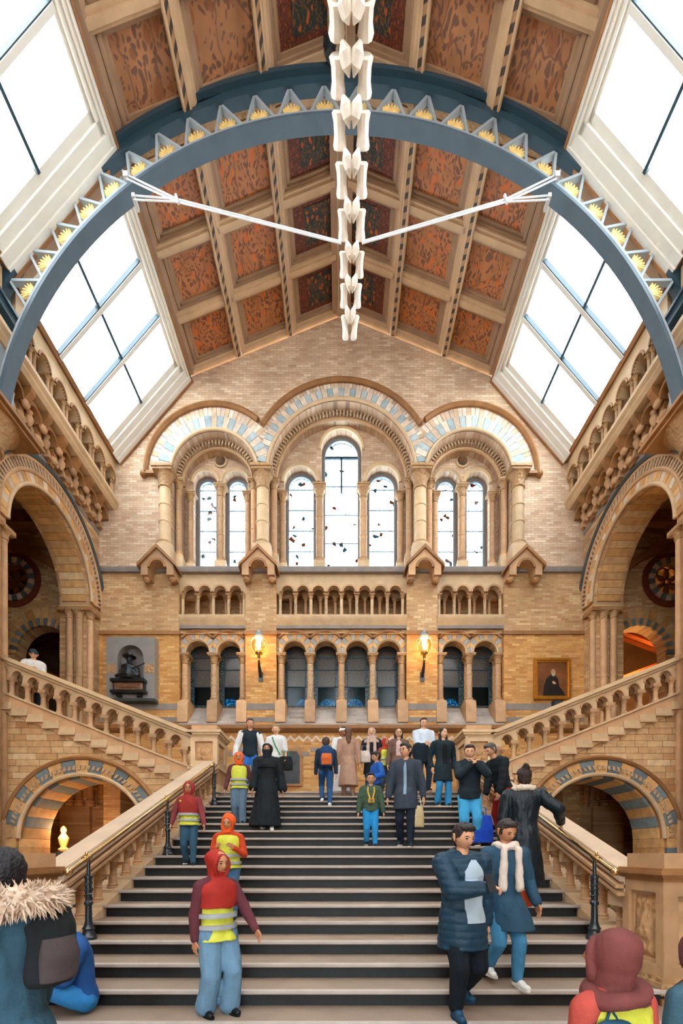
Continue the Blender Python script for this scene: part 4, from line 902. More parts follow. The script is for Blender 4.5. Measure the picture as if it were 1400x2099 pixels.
def remeshed(mb, name, mat, vox, smooth=6, disp=None):
    me = mb.mesh(name, mat); o = bpy.data.objects.new(name, me); WORK.collection.objects.link(o)
    m = o.modifiers.new('r', 'REMESH'); m.mode = 'VOXEL'; m.voxel_size = vox
    if smooth: q = o.modifiers.new('s', 'SMOOTH'); q.factor = .5; q.iterations = smooth
    vl = WORK.view_layers[0]; vl.update(); dg = vl.depsgraph; me2 = bpy.data.meshes.new_from_object(o.evaluated_get(dg))
    bpy.data.objects.remove(o); bpy.data.meshes.remove(me); me2.name = name
    if disp:
        nl = [v.normal.copy() for v in me2.vertices]; cl = [v.co.copy() for v in me2.vertices]; fl = []
        for q, n_ in zip(cl, nl): fl += (q + n_ * disp(q))[:]
        me2.vertices.foreach_set('co', fl); me2.update()
    me2.polygons.foreach_set('use_smooth', [True] * len(me2.polygons)); return me2
bu = thing('bronze_bust', 'dark bronze half figure in a brimmed hat holding a rifle, in the wall niche', 'sculpture', (cx, NS - .3, 7.24))
yb_ = NS - .33
def rod(m, a, b, r0, r1, k=8): return m.tube([Vector(a), Vector(b)], [r0, r1], k).ball(a, r0).ball(b, r1)
m = MB(); m.lathe([(.3, 0), (.34, .1), (.27, .3), (.26, .42), (.1, .52), (.07, .6)], (cx, yb_ - .02, 7.24), 18); m.ball((cx, yb_ - .04, 7.92), (.1, .11, .135), 14, 10)
rod(m, (cx - .23, yb_, 7.6), (cx - .28, yb_ - .12, 7.38), .085, .07); rod(m, (cx - .28, yb_ - .12, 7.38), (cx + .0, yb_ - .2, 7.42), .065, .05)
rod(m, (cx + .23, yb_, 7.6), (cx + .3, yb_ - .1, 7.4), .085, .07); rod(m, (cx + .3, yb_ - .1, 7.4), (cx + .16, yb_ - .2, 7.5), .065, .05); m.ball((cx + .16, yb_ - .2, 7.5), .06).ball((cx, yb_ - .2, 7.42), .06)
link('figure', remeshed(m, 'figure', BRONZE, .016, 3), bu)
part('hat', MB().lathe([(.0, 0), (.2, .0), (.21, .02), (.115, .035), (.11, .12), (.08, .15), (.0, .15)], (cx, yb_ - .04, 7.97), 18), BRONZE, bu)
part('rifle', MB().tube([(cx - .38, yb_ - .16, 7.32), (cx - .1, yb_ - .22, 7.40), (cx + .2, yb_ - .24, 7.53), (cx + .58, yb_ - .24, 7.70)], [.05, .035, .025, .018], 8), BRONZE, bu)
# ---------------------------------------------------------------- portrait in a gilt frame
po = thing('framed_portrait', 'gilt framed oil portrait of a seated figure in dark robes', 'painting', (6.92, NS, 6.72))
f = frame4(MB(), lambda a, c_, d: (a, NS - d, c_), 6.32, 7.52, 6.72, 8.06, .07, 0, .12); frame4(f, lambda a, c_, d: (a, NS - d, c_), 6.39, 7.45, 6.79, 7.99, .05, 0, .08)
part('gilt_frame', f, GILT, po, False)
part('canvas', MB().box(6.43, 7.41, NS - .05, NS - .01, 6.83, 7.95), stone('oil_paint_brown', T('7a4a28'), .45, .4, 2.2, .05), po)
fr_ = lambda a, c_, d: (a, NS - .05 - d, c_)
part('painted_robe', MB().plate([(6.62, 6.84), (6.66, 7.2), (6.74, 7.42), (6.86, 7.52), (7.02, 7.52), (7.12, 7.4), (7.16, 7.15), (7.3, 6.98), (7.38, 6.84)], [], fr_, 0, .004), stone('oil_paint_black', T('201b18'), .3, .4, 5, .05), po)
part('painted_head', MB().plate([(6.96 + .075 * cos(2 * pi * k / 16), 7.63 + .1 * sin(2 * pi * k / 16)) for k in range(16)], [], fr_, .002, .006), stone('oil_paint_flesh', T('b98a68'), .2, .4, 9, .05), po)
part('painted_beard', MB().plate([(6.9, 7.6), (6.92, 7.52), (6.97, 7.47), (7.02, 7.53), (7.03, 7.6), (6.97, 7.57)], [], fr_, .004, .008), stone('oil_paint_grey', T('b5aba0'), .2, .4, 9, .05), po)
part('painted_hand', MB().plate([(6.92, 7.28), (6.98, 7.22), (7.06, 7.24), (7.02, 7.3), (6.96, 7.34)], [], fr_, .004, .008), MATS['oil_paint_flesh'], po)
lb = thing('wall_box', 'small black wall box under the gilt portrait frame', 'box', (7.08, NS, 6.42)); part('case', MB().box(6.92, 7.24, NS - .16, NS, 6.42, 6.66), POSTIRON, lb); part('grille', MB().box(6.95, 7.21, NS - .17, NS - .16, 6.45, 6.63), DKGREY, lb)
# ---------------------------------------------------------------- illuminated display behind the landing windows
def bluemat():
    m, nt, b = nm('blue_lit_display'); L = nt.links; tc = N(nt, 'ShaderNodeTexCoord'); v = N(nt, 'ShaderNodeTexVoronoi'); v.inputs['Scale'].default_value = 14; L.new(tc.outputs['Object'], v.inputs['Vector'])
    r = ramp(nt, [(.1, (.2, .8, 1)), (.45, (.0, .05, .14))]); L.new(v.outputs[0], r.inputs[0]); L.new(r.outputs[0], b.inputs['Emission Color']); b.inputs['Emission Strength'].default_value = 1.4; b.inputs['Base Color'].default_value = (.01, .1, .2, 1); return m
BL = bluemat()
for k, x in enumerate((-4.2, -1.4, -.5, .5, 4.1)):
    d = thing('lit_display', 'blue glowing domed display seen through the clear panes behind the landing windows', 'display', (x, NS + 2.2, 5.9), 'blue displays behind the windows')
    part('dome', MB().lathe([(.36, 0), (.38, .3), (.36, 1.2), (.32, 1.4), (.2, 1.55), (.03, 1.62)], (x, NS + 2.2, 5.9), 18), BL, d); part('foot', MB().lathe([(.4, 0), (.4, .06)], (x, NS + 2.2, 5.9), 18), DKGREY, d)
# ---------------------------------------------------------------- whale tail hanging from the roof
pts = [(722, -160, 6.6), (721, -62, 7.0), (720, 36, 7.4), (720, 157, 7.9), (720, 268, 8.35), (721, 370, 8.8), (721, 462, 9.25), (721, 543, 9.65), (719, 607, 10.0), (717, 672, 10.3)]
wid = [100, 97, 92, 83, 73, 62, 54, 48, 42, 36]
P3 = [Vector((XZ(a, b, d)[0], d, XZ(a, b, d)[1])) for a, b, d in pts]
wt = thing('whale_tail_skeleton', 'pale whale tail vertebrae hanging in a chain below the painted roof', 'skeleton', P3[-1])
for i in range(len(P3)):
    d = pts[i][2]; W_ = wid[i] * d / F
    t = (P3[min(i + 1, len(P3) - 1)] - P3[max(i - 1, 0)]); Ln = (t.length / (2 if 0 < i < len(P3) - 1 else 1)); t.normalize()
    x = Vector((1, 0, 0)); n_ = x.cross(t).normalized()
    if n_.y > 0: n_ = -n_              # towards the viewer, underside
    fn = lambda a, b, c, P=P3[i], t=t, n_=n_: tuple(P + x * a + t * b + n_ * c)
    tip = i == len(P3) - 1
    body = MB()
    for q in (-1, 1):
        pr = [(-.46, .16, .2), (-.40, .21, .24), (-.2, .165, .2), (.1, .155, .19), (.34, .19, .22), (.44, .17, .2), (.47, .12, .14)]
        vs = []; fs = []; n = 10
        for b, hw, hd_ in pr:
            k_ = 1 - (.35 * (b + .5) if tip else 0)
            for k in range(n):
                a = 2 * pi * k / n; vs.append(fn(q * W_ * (.33 * k_) + W_ * hw * cos(a) * (1.0), b * Ln * .86, W_ * hd_ * sin(a)))
        for j in range(len(pr) - 1):
            for k in range(n): k2 = (k + 1) % n; fs.append((j * n + k, j * n + k2, (j + 1) * n + k2, (j + 1) * n + k))
        fs.append(tuple(range(n))); fs.append(tuple((len(pr) - 1) * n + k for k in range(n))); body.add(vs, fs)
    vb = part('vertebra', body, BONE, wt)
    part('centrum', MB().mbox(fn, -W_ * .22, W_ * .22, -Ln * .44, -Ln * .2, -W_ * .2, -W_ * .02), BONE, vb)
    ch = MB()
    if i:
        for q in (-1, 1):
            ch.tube([fn(q * W_ * .22, -Ln * .66, W_ * .22), fn(q * W_ * .16, -Ln * .48, W_ * .30), fn(q * W_ * .11, -Ln * .28, W_ * .34), fn(q * W_ * .05, -Ln * .06, W_ * .30)], [W_ * .05, W_ * .16, W_ * .13, W_ * .02], 8)
        part('chevron_bone', ch, BONE, vb)
for s in (-1, 1):
    A = Vector((s * 4.72, 9.7, XZ(265, 362, 9.7)[1])); B = Vector((s * 4.55, 9.7, XZ(280, 405, 9.7)[1])); C = Vector((s * 3.58, 9.66, XZ(365, 411, 9.66)[1])); E_ = Vector((.21 + s * .22, 9.25, XZ(700, 497, 9.25)[1]))
    t = thing('tie_rods', 'thin white tie rods to the whale tail from the arch above ' + HEAD[s], 'tie rods', E_, 'tie rods')
    WR = stone('white_steel', T('d2d6d8'), .05, .35, 4, .02, .02)
    for a, b, nme in ((A, C, 'upper_rod'), (B, C, 'lower_rod')): part(nme, MB().tube([a + Vector((0, 0, .045)), b + Vector((0, 0, .03))], .016, 8).tube([a - Vector((0, 0, .045)), b - Vector((0, 0, .03))], .016, 8), WR, t)
    part('long_rod', MB().tube([C + Vector((0, 0, .03)), E_ + Vector((0, 0, .02))], .016, 8).tube([C - Vector((0, 0, .03)), E_ - Vector((0, 0, .02))], .016, 8), WR, t)
    part('clamp', MB().tube([C + Vector((-.03, -.02, .09)), C + Vector((.03, -.02, -.09))], .03, 8), WR, t)
    part('arch_clamp', MB().box(A.x - .05, A.x + .05, A.y - .05, A.y + .2, A.z - .05, A.z + .06), WR, t); part('arch_clamp', MB().box(B.x - .035, B.x + .035, B.y - .05, B.y + .2, B.z - .04, B.z + .04), WR, t)
sp = thing('spotlight', 'small black spotlight fixed high beside the whale tail under the roof ridge', 'spotlight', (-.25, 9.5, 19.0))
part('housing', MB().lathe([(.1, -.2), (.13, -.1), (.12, .1), (.07, .18)], (-.25, 9.5, 19.0), 14), POSTIRON, sp); part('yoke', MB().tube([(-.38, 9.5, 19.0), (-.38, 9.5, 19.22), (-.12, 9.5, 19.22), (-.12, 9.5, 19.0)], .015, 6), POSTIRON, sp); part('hanger', MB().tube([(-.25, 9.5, 19.2), (-.25, 9.5, 19.4)], .02, 6), POSTIRON, sp)
def fur_collar(t, s):
    H = s['H']; c = s['tp'](.865) + Vector((0, .05 * H, .0)); m = MB(); rnd = random.Random(3)
    ring_ = [c + Vector((.088 * H * cos(k * pi / 14), .062 * H * sin(k * pi / 14), .018 * H * sin(k * pi / 14))) for k in range(29)]
    m.tube(ring_, .034 * H, 10)
    o = part('fur_trim', m, stone('fawn_fur', T('cfb9a4'), .3, .9, 20, .4, 0), t)
    f = MB()
    for k in range(1500):
        a = rnd.uniform(0, 2 * pi); b = rnd.uniform(0, 2 * pi); p = c + Vector((.088 * H * cos(a), .062 * H * sin(a), .018 * H * sin(a))); rad = Vector((cos(a), sin(a), 0)); n_ = (rad * cos(b) + Vector((0, 0, 1)) * sin(b)); q = p + n_ * .03 * H
        tip = q + (n_ + Vector((rnd.uniform(-.5, .5), rnd.uniform(-.5, .5), rnd.uniform(-.7, .2)))) * .022 * H; sd_ = n_.cross(Vector((.3, .5, .8))).normalized() * .0035 * H; s2 = n_.cross(sd_).normalized() * .0035 * H
        f.add([q + sd_, q - sd_ + s2, q - sd_ - s2, tip], [(0, 1, 2), (0, 1, 3), (1, 2, 3), (2, 0, 3)])
    h = part('fur_hairs', f, MATS['fawn_fur'], t); h['kind'] = 'stuff'
# ================================================================ PEOPLE
from mathutils.bvhtree import BVHTree
def cloth(hexcol, rough=.85, var=.16, sheen=0):
    k = 'fabric_' + hexcol
    if k not in MATS:
        stone(k, T(hexcol), var, rough, 7, .25, 0, 60, spec=.25)
    return MATS[k]
SKINS = ['c99674', 'b57f5c', 'd8a988', '8f5f43']
def skin(i): return stone('skin_%d' % i, T(SKINS[i]), .08, .5, 9, .05, 0)
HAIR = lambda h: stone('hair_' + h, T(h), .35, .45, 24, .6, 0, 70)
EYEM = stone('dark_eye', T('1d1512'), .1, .2, 5, 0, 0)
LIPM = stone('lips', T('9a5a4a'), .1, .5, 5, 0, 0)
RUBBER = stone('pale_sole', T('d9d6d0'), .05, .6, 5, .05, 0)
REFL = stone('reflective_band', T('9aa0a6'), .1, .35, 9, .05, 0)
def ik(a, b, l1, l2, pole):
    d = b - a; L_ = d.length
    if L_ > (l1 + l2) * .995: b = a + d * ((l1 + l2) * .995 / L_); d = b - a; L_ = d.length
    x = (l1 * l1 - l2 * l2 + L_ * L_) / (2 * L_); h = sqrt(max(0, l1 * l1 - x * x)); u = d / L_
    p = (pole - u * pole.dot(u)).normalized(); return a + u * x + p * h, b
def cap(m, a, b, r0, r1, k=12):
    a = Vector(a); b = Vector(b); d = (b - a); n = max(2, int(d.length / (max(r0, r1) * .8)))
    m.tube([a.lerp(b, i / n) for i in range(n + 1)], [r0 + (r1 - r0) * i / n for i in range(n + 1)], k); m.ball(a, r0 * 1.0, k, 8); m.ball(b, r1, k, 8); return m
def loft(m, rings, n=22):
    """rings: (cx, cy, z, rx, ry)"""
    vs = []; fs = []
    for cx_, cy_, z, rx, ry in rings:
        for k in range(n):
            a = 2 * pi * k / n; vs.append((cx_ + rx * cos(a), cy_ + ry * sin(a), z))
    for j in range(len(rings) - 1):
        for k in range(n): q = (k + 1) % n; fs.append((j * n + k, j * n + q, (j + 1) * n + q, (j + 1) * n + k))
    fs.append(tuple(reversed(range(n)))); fs.append(tuple((len(rings) - 1) * n + k for k in range(n))); return m.add(vs, fs)
TOR = [(.49, .092, .066), (.535, .094, .068), (.60, .083, .060), (.67, .088, .062), (.74, .100, .065), (.79, .104, .060), (.822, .088, .050), (.845, .048, .040)]
def folds(amp, sc=14, seed=0):
    return lambda co: amp * (noise.noise(Vector((co.x * sc, co.y * sc, co.z * sc * .45 + seed))) + .5 * noise.noise(Vector((co.x * sc * 2.3, co.y * sc * 2.3, co.z * sc + seed))))
def quilt(amp, step): return lambda co: amp * (abs(sin(pi * co.z / step)) ** .6 - .6) + .004 * noise.noise(co * 16)
def person(label, loc, rz, H, pose={}, top=None, bottom=None, shoes='22262a', skin_i=0, hair=None, hijab=None, cap_=None, vest=None, scarf=None, vox=.014, face=True, group='visitors in the hall', child=0, extra=None, glasses=False):
    t = thing('person', label, 'person', loc, group, R(rz)); WP[t] = Vector((0, 0, 0))     # parts below are in the person's own frame
    P = lambda k, d: Vector(pose.get(k, d)) * H
    hh = (.140 + .03 * child) * H
    hip = P('hip', (0, 0, .515)); ln = pose.get('lean', (0, 0)); sh_z = .815 * H - .515 * H
    fold = sqrt(max(.2, 1 - (ln[0] ** 2 + ln[1] ** 2) * 6))
    up = Vector((ln[0] * H, ln[1] * H, sh_z * fold)); neckp = hip + up * 1.12
    def tp(z):  # torso axis at rest height fraction z
        return hip + up * ((z - .515) / .30)
    tw = R(pose.get('twist', 0))
    SJ = {q: tp(.80) + Vector((q * .112 * H * cos(tw), q * .112 * H * sin(tw), 0)) for q in (-1, 1)}
    HJ = {q: hip + Vector((q * .052 * H, 0, -.01 * H)) for q in (-1, 1)}
    arm = {}; leg = {}
    for q, k in ((1, 'l'), (-1, 'r')):
        hd_ = P('h' + k, (q * .165, -.03, .43)); el, hd_ = ik(SJ[q], hd_, .172 * H, .155 * H, Vector(pose.get('el' + k, (q * .5, 1, -.2)))); arm[q] = (SJ[q], el, hd_)
        ft = P('f' + k, (q * .058, 0, .045)); kn, ft = ik(HJ[q], ft, .245 * H, .235 * H, Vector(pose.get('kn' + k, (q * .08, -1, 0)))); leg[q] = (HJ[q], kn, ft)
    def tors(m, k, z0=.49, z1=.85, dz=0):
        loft(m, [(tp(z).x, tp(z).y, tp(z).z, rx * k * H + dz, ry * k * H + dz) for z, rx, ry in TOR if z0 <= z <= z1]); return m
    # --- body
    m = tors(MB(), .86)
    for q in (-1, 1):
        S, E, W_ = arm[q]; cap(m, S, E, .028 * H, .023 * H); cap(m, E, W_, .023 * H, .016 * H)
        A, K, Ft = leg[q]; cap(m, A, K, .05 * H, .034 * H); cap(m, K, Ft, .034 * H, .02 * H); cap(m, Ft + Vector((0, .01, -.022)) * H, Ft + Vector((q * .01, -.08, -.028)) * H, .018 * H, .016 * H)
    hc = neckp + Vector((0, -.012 * H, 0)) + Vector((*pose.get('head', (0, 0)), 0)) * H + Vector((0, 0, hh * .62))
    cap(m, tp(.82), hc + Vector((0, .1 * hh, -.25 * hh)), .034 * H, .032 * H)
    bme = remeshed(m, 'body', skin(skin_i), max(vox, .015), 2)
    yaw, pit = R(pose.get('yaw', 0)), R(pose.get('pitch', 0)); RM = Matrix.Rotation(yaw, 3, 'Z') @ Matrix.Rotation(pit, 3, 'X')
    hp = lambda x, y, z: hc + RM @ (Vector((x, y, z)) * hh)
    bm = bmesh.new(); bm.from_mesh(bme)
    def addmb(mb):
        tmp = mb.mesh('x', None); bm.from_mesh(tmp); bpy.data.meshes.remove(tmp)
    hm = MB(); n, mm = 30, 24; vs = []
    for j in range(mm + 1):
        th = -pi / 2 + pi * j / mm
        for i in range(n):
            a = 2 * pi * i / n; x, y, z = cos(th) * sin(a), -cos(th) * cos(a), sin(th); fwd = max(0, -y)
            X, Y, Z = x * .365, y * .43, z * .5
            if z < 0: X *= 1 - .34 * (-z) ** 1.4; Y *= 1 - .10 * (-z) if y < 0 else 1 - .35 * (-z)
            if y < 0:
                g = lambda cx_, cz, sx, sz: math.exp(-((x - cx_) / sx) ** 2 - ((z - cz) / sz) ** 2) * fwd
                Y -= .085 * g(0, -.2, .12, .13) + .05 * g(0, -.02, .09, .16) + .02 * g(0, .22, .5, .1) + .028 * g(0, -.56, .2, .05) + .03 * g(0, -.85, .25, .12)
                Y += .045 * (g(.34, .06, .15, .1) + g(-.34, .06, .15, .1)) + .018 * g(0, -.46, .3, .05)
            vs.append(hp(X, Y, Z))
    hm.add(vs, [(j * n + i, j * n + (i + 1) % n, (j + 1) * n + (i + 1) % n, (j + 1) * n + i) for j in range(mm) for i in range(n)]); addmb(hm)
    if not hijab:
        for q in (-1, 1): e = MB(); e.tube([hp(q * .36, .02, -.14), hp(q * .40, .04, .0), hp(q * .40, .05, .1), hp(q * .36, .03, .12)], [.03 * hh, .06 * hh, .07 * hh, .03 * hh], 8); addmb(e)
    # hands: palm and five fingers
    for q in (-1, 1):
        S, E, W_ = arm[q]; d = (W_ - E).normalized(); hs = .105 * H
        nrm = Vector((q, 0, 0)) if abs(d.x) < .8 else Vector((0, 0, 1)); nrm = (nrm - d * nrm.dot(d)).normalized(); sd_ = d.cross(nrm).normalized()
        if sd_.y > 0: sd_ = -sd_
        curl = pose.get('curl' + ('l' if q > 0 else 'r'), .35)
        pm = MB(); a, b = W_, W_ + d * hs * .45
        vs = [p + sd_ * (u * .2 * hs * k) + nrm * (v * .075 * hs * k) for p, k in ((a, .75), (a.lerp(b, .5), 1), (b, 1.05)) for u, v in ((-1, -1), (0, -1.25), (1, -1), (1, 1), (0, 1.25), (-1, 1))]
        pm.add(vs, [(j * 6 + i, j * 6 + (i + 1) % 6, (j + 1) * 6 + (i + 1) % 6, (j + 1) * 6 + i) for j in range(2) for i in range(6)] + [tuple(range(6)), tuple(range(12, 18))])
        for i, L_ in enumerate((.42, .5, .46, .36)):
            o_ = b + sd_ * ((.155 - .105 * i) * hs) - d * .02 * hs; p1 = o_ + (d * cos(curl * .6) - nrm * sin(curl * .6)) * (L_ * .45 * hs); p2 = p1 + (d * cos(curl * 1.9) - nrm * sin(curl * 1.9)) * (L_ * .32 * hs); p3 = p2 + (d * cos(curl * 2.8) - nrm * sin(curl * 2.8)) * (L_ * .25 * hs)
            pm.tube([o_, p1, p2, p3], [.052 * hs, .05 * hs, .044 * hs, .03 * hs], 6)
        o_ = a + d * .12 * hs + sd_ * .15 * hs; pm.tube([o_, o_ + (d * .6 + sd_ * .75 - nrm * .3).normalized() * .22 * hs, o_ + (d * .6 + sd_ * .75 - nrm * .3).normalized() * .22 * hs + (d * .9 + sd_ * .2 - nrm * .4).normalized() * .2 * hs], [.065 * hs, .058 * hs, .036 * hs], 6)
        addmb(pm)
    bm.to_mesh(bme); bm.free(); bme.polygons.foreach_set('use_smooth', [True] * len(bme.polygons))
    link('body', bme, t)
    if face:
        for q in (-1, 1):
            part('eye', MB().ball(hp(q * .135, -.375, .035), (.05 * hh, .03 * hh, .028 * hh), 8, 6), EYEM, t)
            part('eyebrow', MB().tube([hp(q * .06, -.415, .11), hp(q * .14, -.40, .135), hp(q * .22, -.35, .11)], [.012 * hh, .018 * hh, .01 * hh], 6), HAIR(hair[0] if hair else '241a16'), t)
        part('lips', MB().ball(hp(0, -.41, -.275), (.085 * hh, .03 * hh, .026 * hh), 10, 6), LIPM, t)
    if glasses:
        for q in (-1, 1): part('spectacle_rim', MB().tube([hp(q * .15 + .1 * cos(k * pi / 6), -.45, .03 + .075 * sin(k * pi / 6)) for k in range(13)], .012 * hh, 5), POSTIRON, t)
    # --- hair and head coverings (the face stands proud of them)
    if hair:
        col, kind = hair; m = MB(); m.ball(hp(0, .07, .11), (.405 * hh, .43 * hh, .455 * hh), 20, 14)
        m.ball(hp(0, .16, -.1), (.34 * hh, .3 * hh, .36 * hh), 16, 10)
        if kind == 'short': m.ball(hp(0, -.18, .38), (.3 * hh, .22 * hh, .16 * hh), 14, 8)
        if kind == 'long':
            for q in (-1, 1): cap(m, hp(q * .33, .05, .1), hp(q * .36, .02, -.75), .12 * hh, .13 * hh); cap(m, hp(q * .36, .02, -.75), hp(q * .34, -.1, -1.5), .13 * hh, .07 * hh)
            cap(m, hp(0, .25, .1), hp(0, .33, -1.2), .3 * hh, .26 * hh)
        if kind == 'longback': cap(m, hp(0, .22, .1), hp(0, .34, -1.1), .33 * hh, .3 * hh); cap(m, hp(0, .34, -1.1), hp(.05, .36, -1.9), .3 * hh, .14 * hh)
        if kind == 'bun': m.ball(hp(0, .28, .5), .2 * hh, 12, 8); m.ball(hp(.06, .36, .6), .13 * hh, 10, 7)
        link('hair', remeshed(m, 'hair', HAIR(col), max(.008, vox * .75), 2, lambda co: .007 * noise.noise(Vector((co.x * 55, co.y * 55, co.z * 24)))), t)
    if cap_:
        col, kind = cap_; m = MB(); m.ball(hp(0, .05, .17), (.42 * hh, .46 * hh, .40 * hh), 18, 12)
        link('hat', remeshed(m, 'hat', cloth(col), .01, 2), t)
        part('hat_band', MB().tube([hp(.41 * cos(k * pi / 9), .05 + .45 * sin(k * pi / 9), .12) for k in range(19)], .05 * hh, 8), cloth(col), t)
    if hijab:
        col, low = hijab; m = MB(); m.ball(hp(0, .115, .06), (.455 * hh, .455 * hh, .53 * hh), 22, 16)
        cap(m, hp(0, .1, -.1), hp(0, .02, -.62), .40 * hh, .36 * hh)
        fc = MB(); fc.tube([hp(.34 * cos(k * pi / 12), -.24 - .05 * abs(cos(k * pi / 12)), -.08 + .44 * sin(k * pi / 12)) for k in range(25)], .075 * hh, 8); m.add(fc.v, fc.f)
        c0 = hp(0, .04, -.55); rings = [(c0.x, c0.y, c0.z, .34 * hh, .34 * hh)]
        for z, kx, ky in ((.845, .075, .07), (.815, .122, .082), (.77, .13, .092), (.72, .128, .098), (.67, .122, .096), (.62, .118, .092)):
            if z >= low - .001: c_ = tp(z); rings.append((c_.x, c_.y, c_.z, kx * H, ky * H))
        rings.sort(key=lambda r: r[2]); loft(m, rings)
        link('hijab', remeshed(m, 'hijab', cloth(col, .75), max(.008, vox * .8), 3, lambda co: .006 * sin(26 * (co.z * .8 + co.x * .9) + 4 * noise.noise(co * 5)) + .006 * noise.noise(co * 9)), t)
    # --- clothes
    if bottom:
        col, kr, fl_ = bottom['c'], bottom.get('r', 1), bottom.get('flare', 1); m = MB()
        loft(m, [(tp(z).x, tp(z).y, tp(z).z, rx * 1.02 * H, ry * 1.04 * H) for z, rx, ry in TOR if z <= .61] if True else [])
        for q in (-1, 1):
            A, K, Ft = leg[q]; cap(m, A, K, .060 * H * kr, .044 * H * kr); cap(m, K, Ft + Vector((0, 0, .012 * H)), .044 * H * kr, .034 * H * kr * fl_)
        link('trousers', remeshed(m, 'trousers', cloth(col), vox, 3, folds(.007, 16, loc[0] + 3)), t)
        if bottom.get('stripe'):
            for q in (-1, 1):
                A, K, Ft = leg[q]
                for d_ in (-.016, 0, .016): part('side_stripe', MB().tube([A + Vector((q * .066 * H * kr, d_ * H, -.02 * H)), K + Vector((q * .049 * H * kr, d_ * H, 0)), Ft + Vector((q * .04 * H * kr * fl_, d_ * H, .02 * H))], .006 * H, 6), cloth('d8d8d8'), t)
    for q in (-1, 1):
        if shoes:
            Ft = leg[q][2]; m = MB(); cap(m, Ft + Vector((0, .015 * H, -.018 * H)), Ft + Vector((q * .012 * H, -.085 * H, -.026 * H)), .026 * H, .021 * H); m.ball(Ft + Vector((q * .005 * H, -.03 * H, -.012 * H)), (.025 * H, .04 * H, .025 * H)); cap(m, Ft + Vector((0, .008 * H, -.01 * H)), Ft + Vector((0, .005 * H, .02 * H)), .024 * H, .023 * H)
            sh = link('shoe', remeshed(m, 'shoe', cloth(shoes.split(',')[0], .4), .009, 2), t)
            so = loft(MB(), [(Ft.x + q * .006 * H, Ft.y - .036 * H, Ft.z - .046 * H, .026 * H, .077 * H), (Ft.x + q * .006 * H, Ft.y - .036 * H, Ft.z - .034 * H, .027 * H, .078 * H)], 16)
            part('sole', so, cloth(shoes.split(',')[1]) if ',' in shoes else RUBBER, sh)
    if top:
        col = top['c']; k = top.get('k', 1.1); m = tors(MB(), k, .52 if top.get('hem', .5) > .5 else .49)
        sl = top.get('sleeve', 1.0); ar = top.get('arm', 1.0)
        hem = top.get('hem', .49)
        if hem < .49:
            fl_ = top.get('flare', 1.1); c1 = tp(.56)
            rings = [(c1.x, c1.y, c1.z, .09 * k * H, .072 * k * H)]
            for i in range(1, 6):
                f_ = i / 5; z = c1.z + (hem * H - .515 * H + hip.z - c1.z) * f_; rings.append((c1.x + pose.get('sway', 0) * f_ * H, c1.y + pose.get('swayy', 0) * f_ * H, z, .092 * k * H * (1 + (fl_ - 1) * f_), .084 * k * H * (1 + (fl_ - 1) * f_)))
            rings.sort(key=lambda r: r[2]); loft(m, rings)
        mats_arm = []
        ma = m if not top.get('armc') else MB()
        for q in (-1, 1):
            S, E, W_ = arm[q]; cap(ma, S, E, .042 * H * ar, .036 * H * ar); cap(m, tp(.835) + (S - tp(.80)) * .3, S + Vector((0, 0, .002 * H)), .036 * H, .041 * H * ar)
            if sl > .6: cap(ma, E, E.lerp(W_, .93), .036 * H * ar, .027 * H * ar * top.get('cuff', 1))
        if top.get('collar'): cap(m, tp(.83), hc + Vector((0, .12 * hh, -.5 * hh)), .05 * H, .047 * H)
        if top.get('hood'):
            c_ = tp(.845); m.ball((c_.x, c_.y + .045 * H, c_.z), (.075 * H, .05 * H, .045 * H), 14, 9)
        disp = quilt(.008, top['quilt']) if top.get('quilt') else folds(top.get('fold', .009), 11, loc[0] * 3)
        jn = top.get('name', 'jacket')
        jo = link(jn, remeshed(m, jn, cloth(col, top.get('rough', .8)), vox, 3, disp), t)
        if top.get('armc'): link('sleeves', remeshed(ma, 'sleeves', cloth(top['armc']), vox, 3, folds(.008, 12)), t)
        if top.get('open'):      # shirt or jumper showing in the open front
            oc, hw, z0, z1 = top['open']; sm = MB(); vs = []; jm = jo.data
            bv = BVHTree.FromPolygons([v.co.copy() for v in jm.vertices], [tuple(p_.vertices) for p_ in jm.polygons]); nr, nc = 16, 9
            for i in range(nr + 1):
                f_ = i / nr; c_ = tp(z0 + (z1 - z0) * f_); wd = hw * H * min(1, .25 + (1 - f_) * 4)
                for q_ in range(nc):
                    u = -1 + 2 * q_ / (nc - 1); x_ = c_.x + pose.get('openx', 0) * H + u * wd; h_ = bv.ray_cast(Vector((x_, -2, c_.z)), Vector((0, 1, 0)))[0]
                    lim = c_.y - .085 * k * H; y_ = h_.y if h_ else lim
                    vs.append((x_, max(y_, lim) - .007, c_.z))
            M_ = len(vs)
            sm.add(vs + [(a_, b_ + .03, d_) for a_, b_, d_ in vs], [(r_ * nc + q_ + o_, r_ * nc + q_ + 1 + o_, (r_ + 1) * nc + q_ + 1 + o_, (r_ + 1) * nc + q_ + o_) for o_ in (0, M_) for r_ in range(nr) for q_ in range(nc - 1)] + [(r_ * nc, (r_ + 1) * nc, (r_ + 1) * nc + M_, r_ * nc + M_) for r_ in range(nr)] + [(r_ * nc + nc - 1, (r_ + 1) * nc + nc - 1, (r_ + 1) * nc + nc - 1 + M_, r_ * nc + nc - 1 + M_) for r_ in range(nr)])
            part('shirt_front', sm, cloth(oc), t)
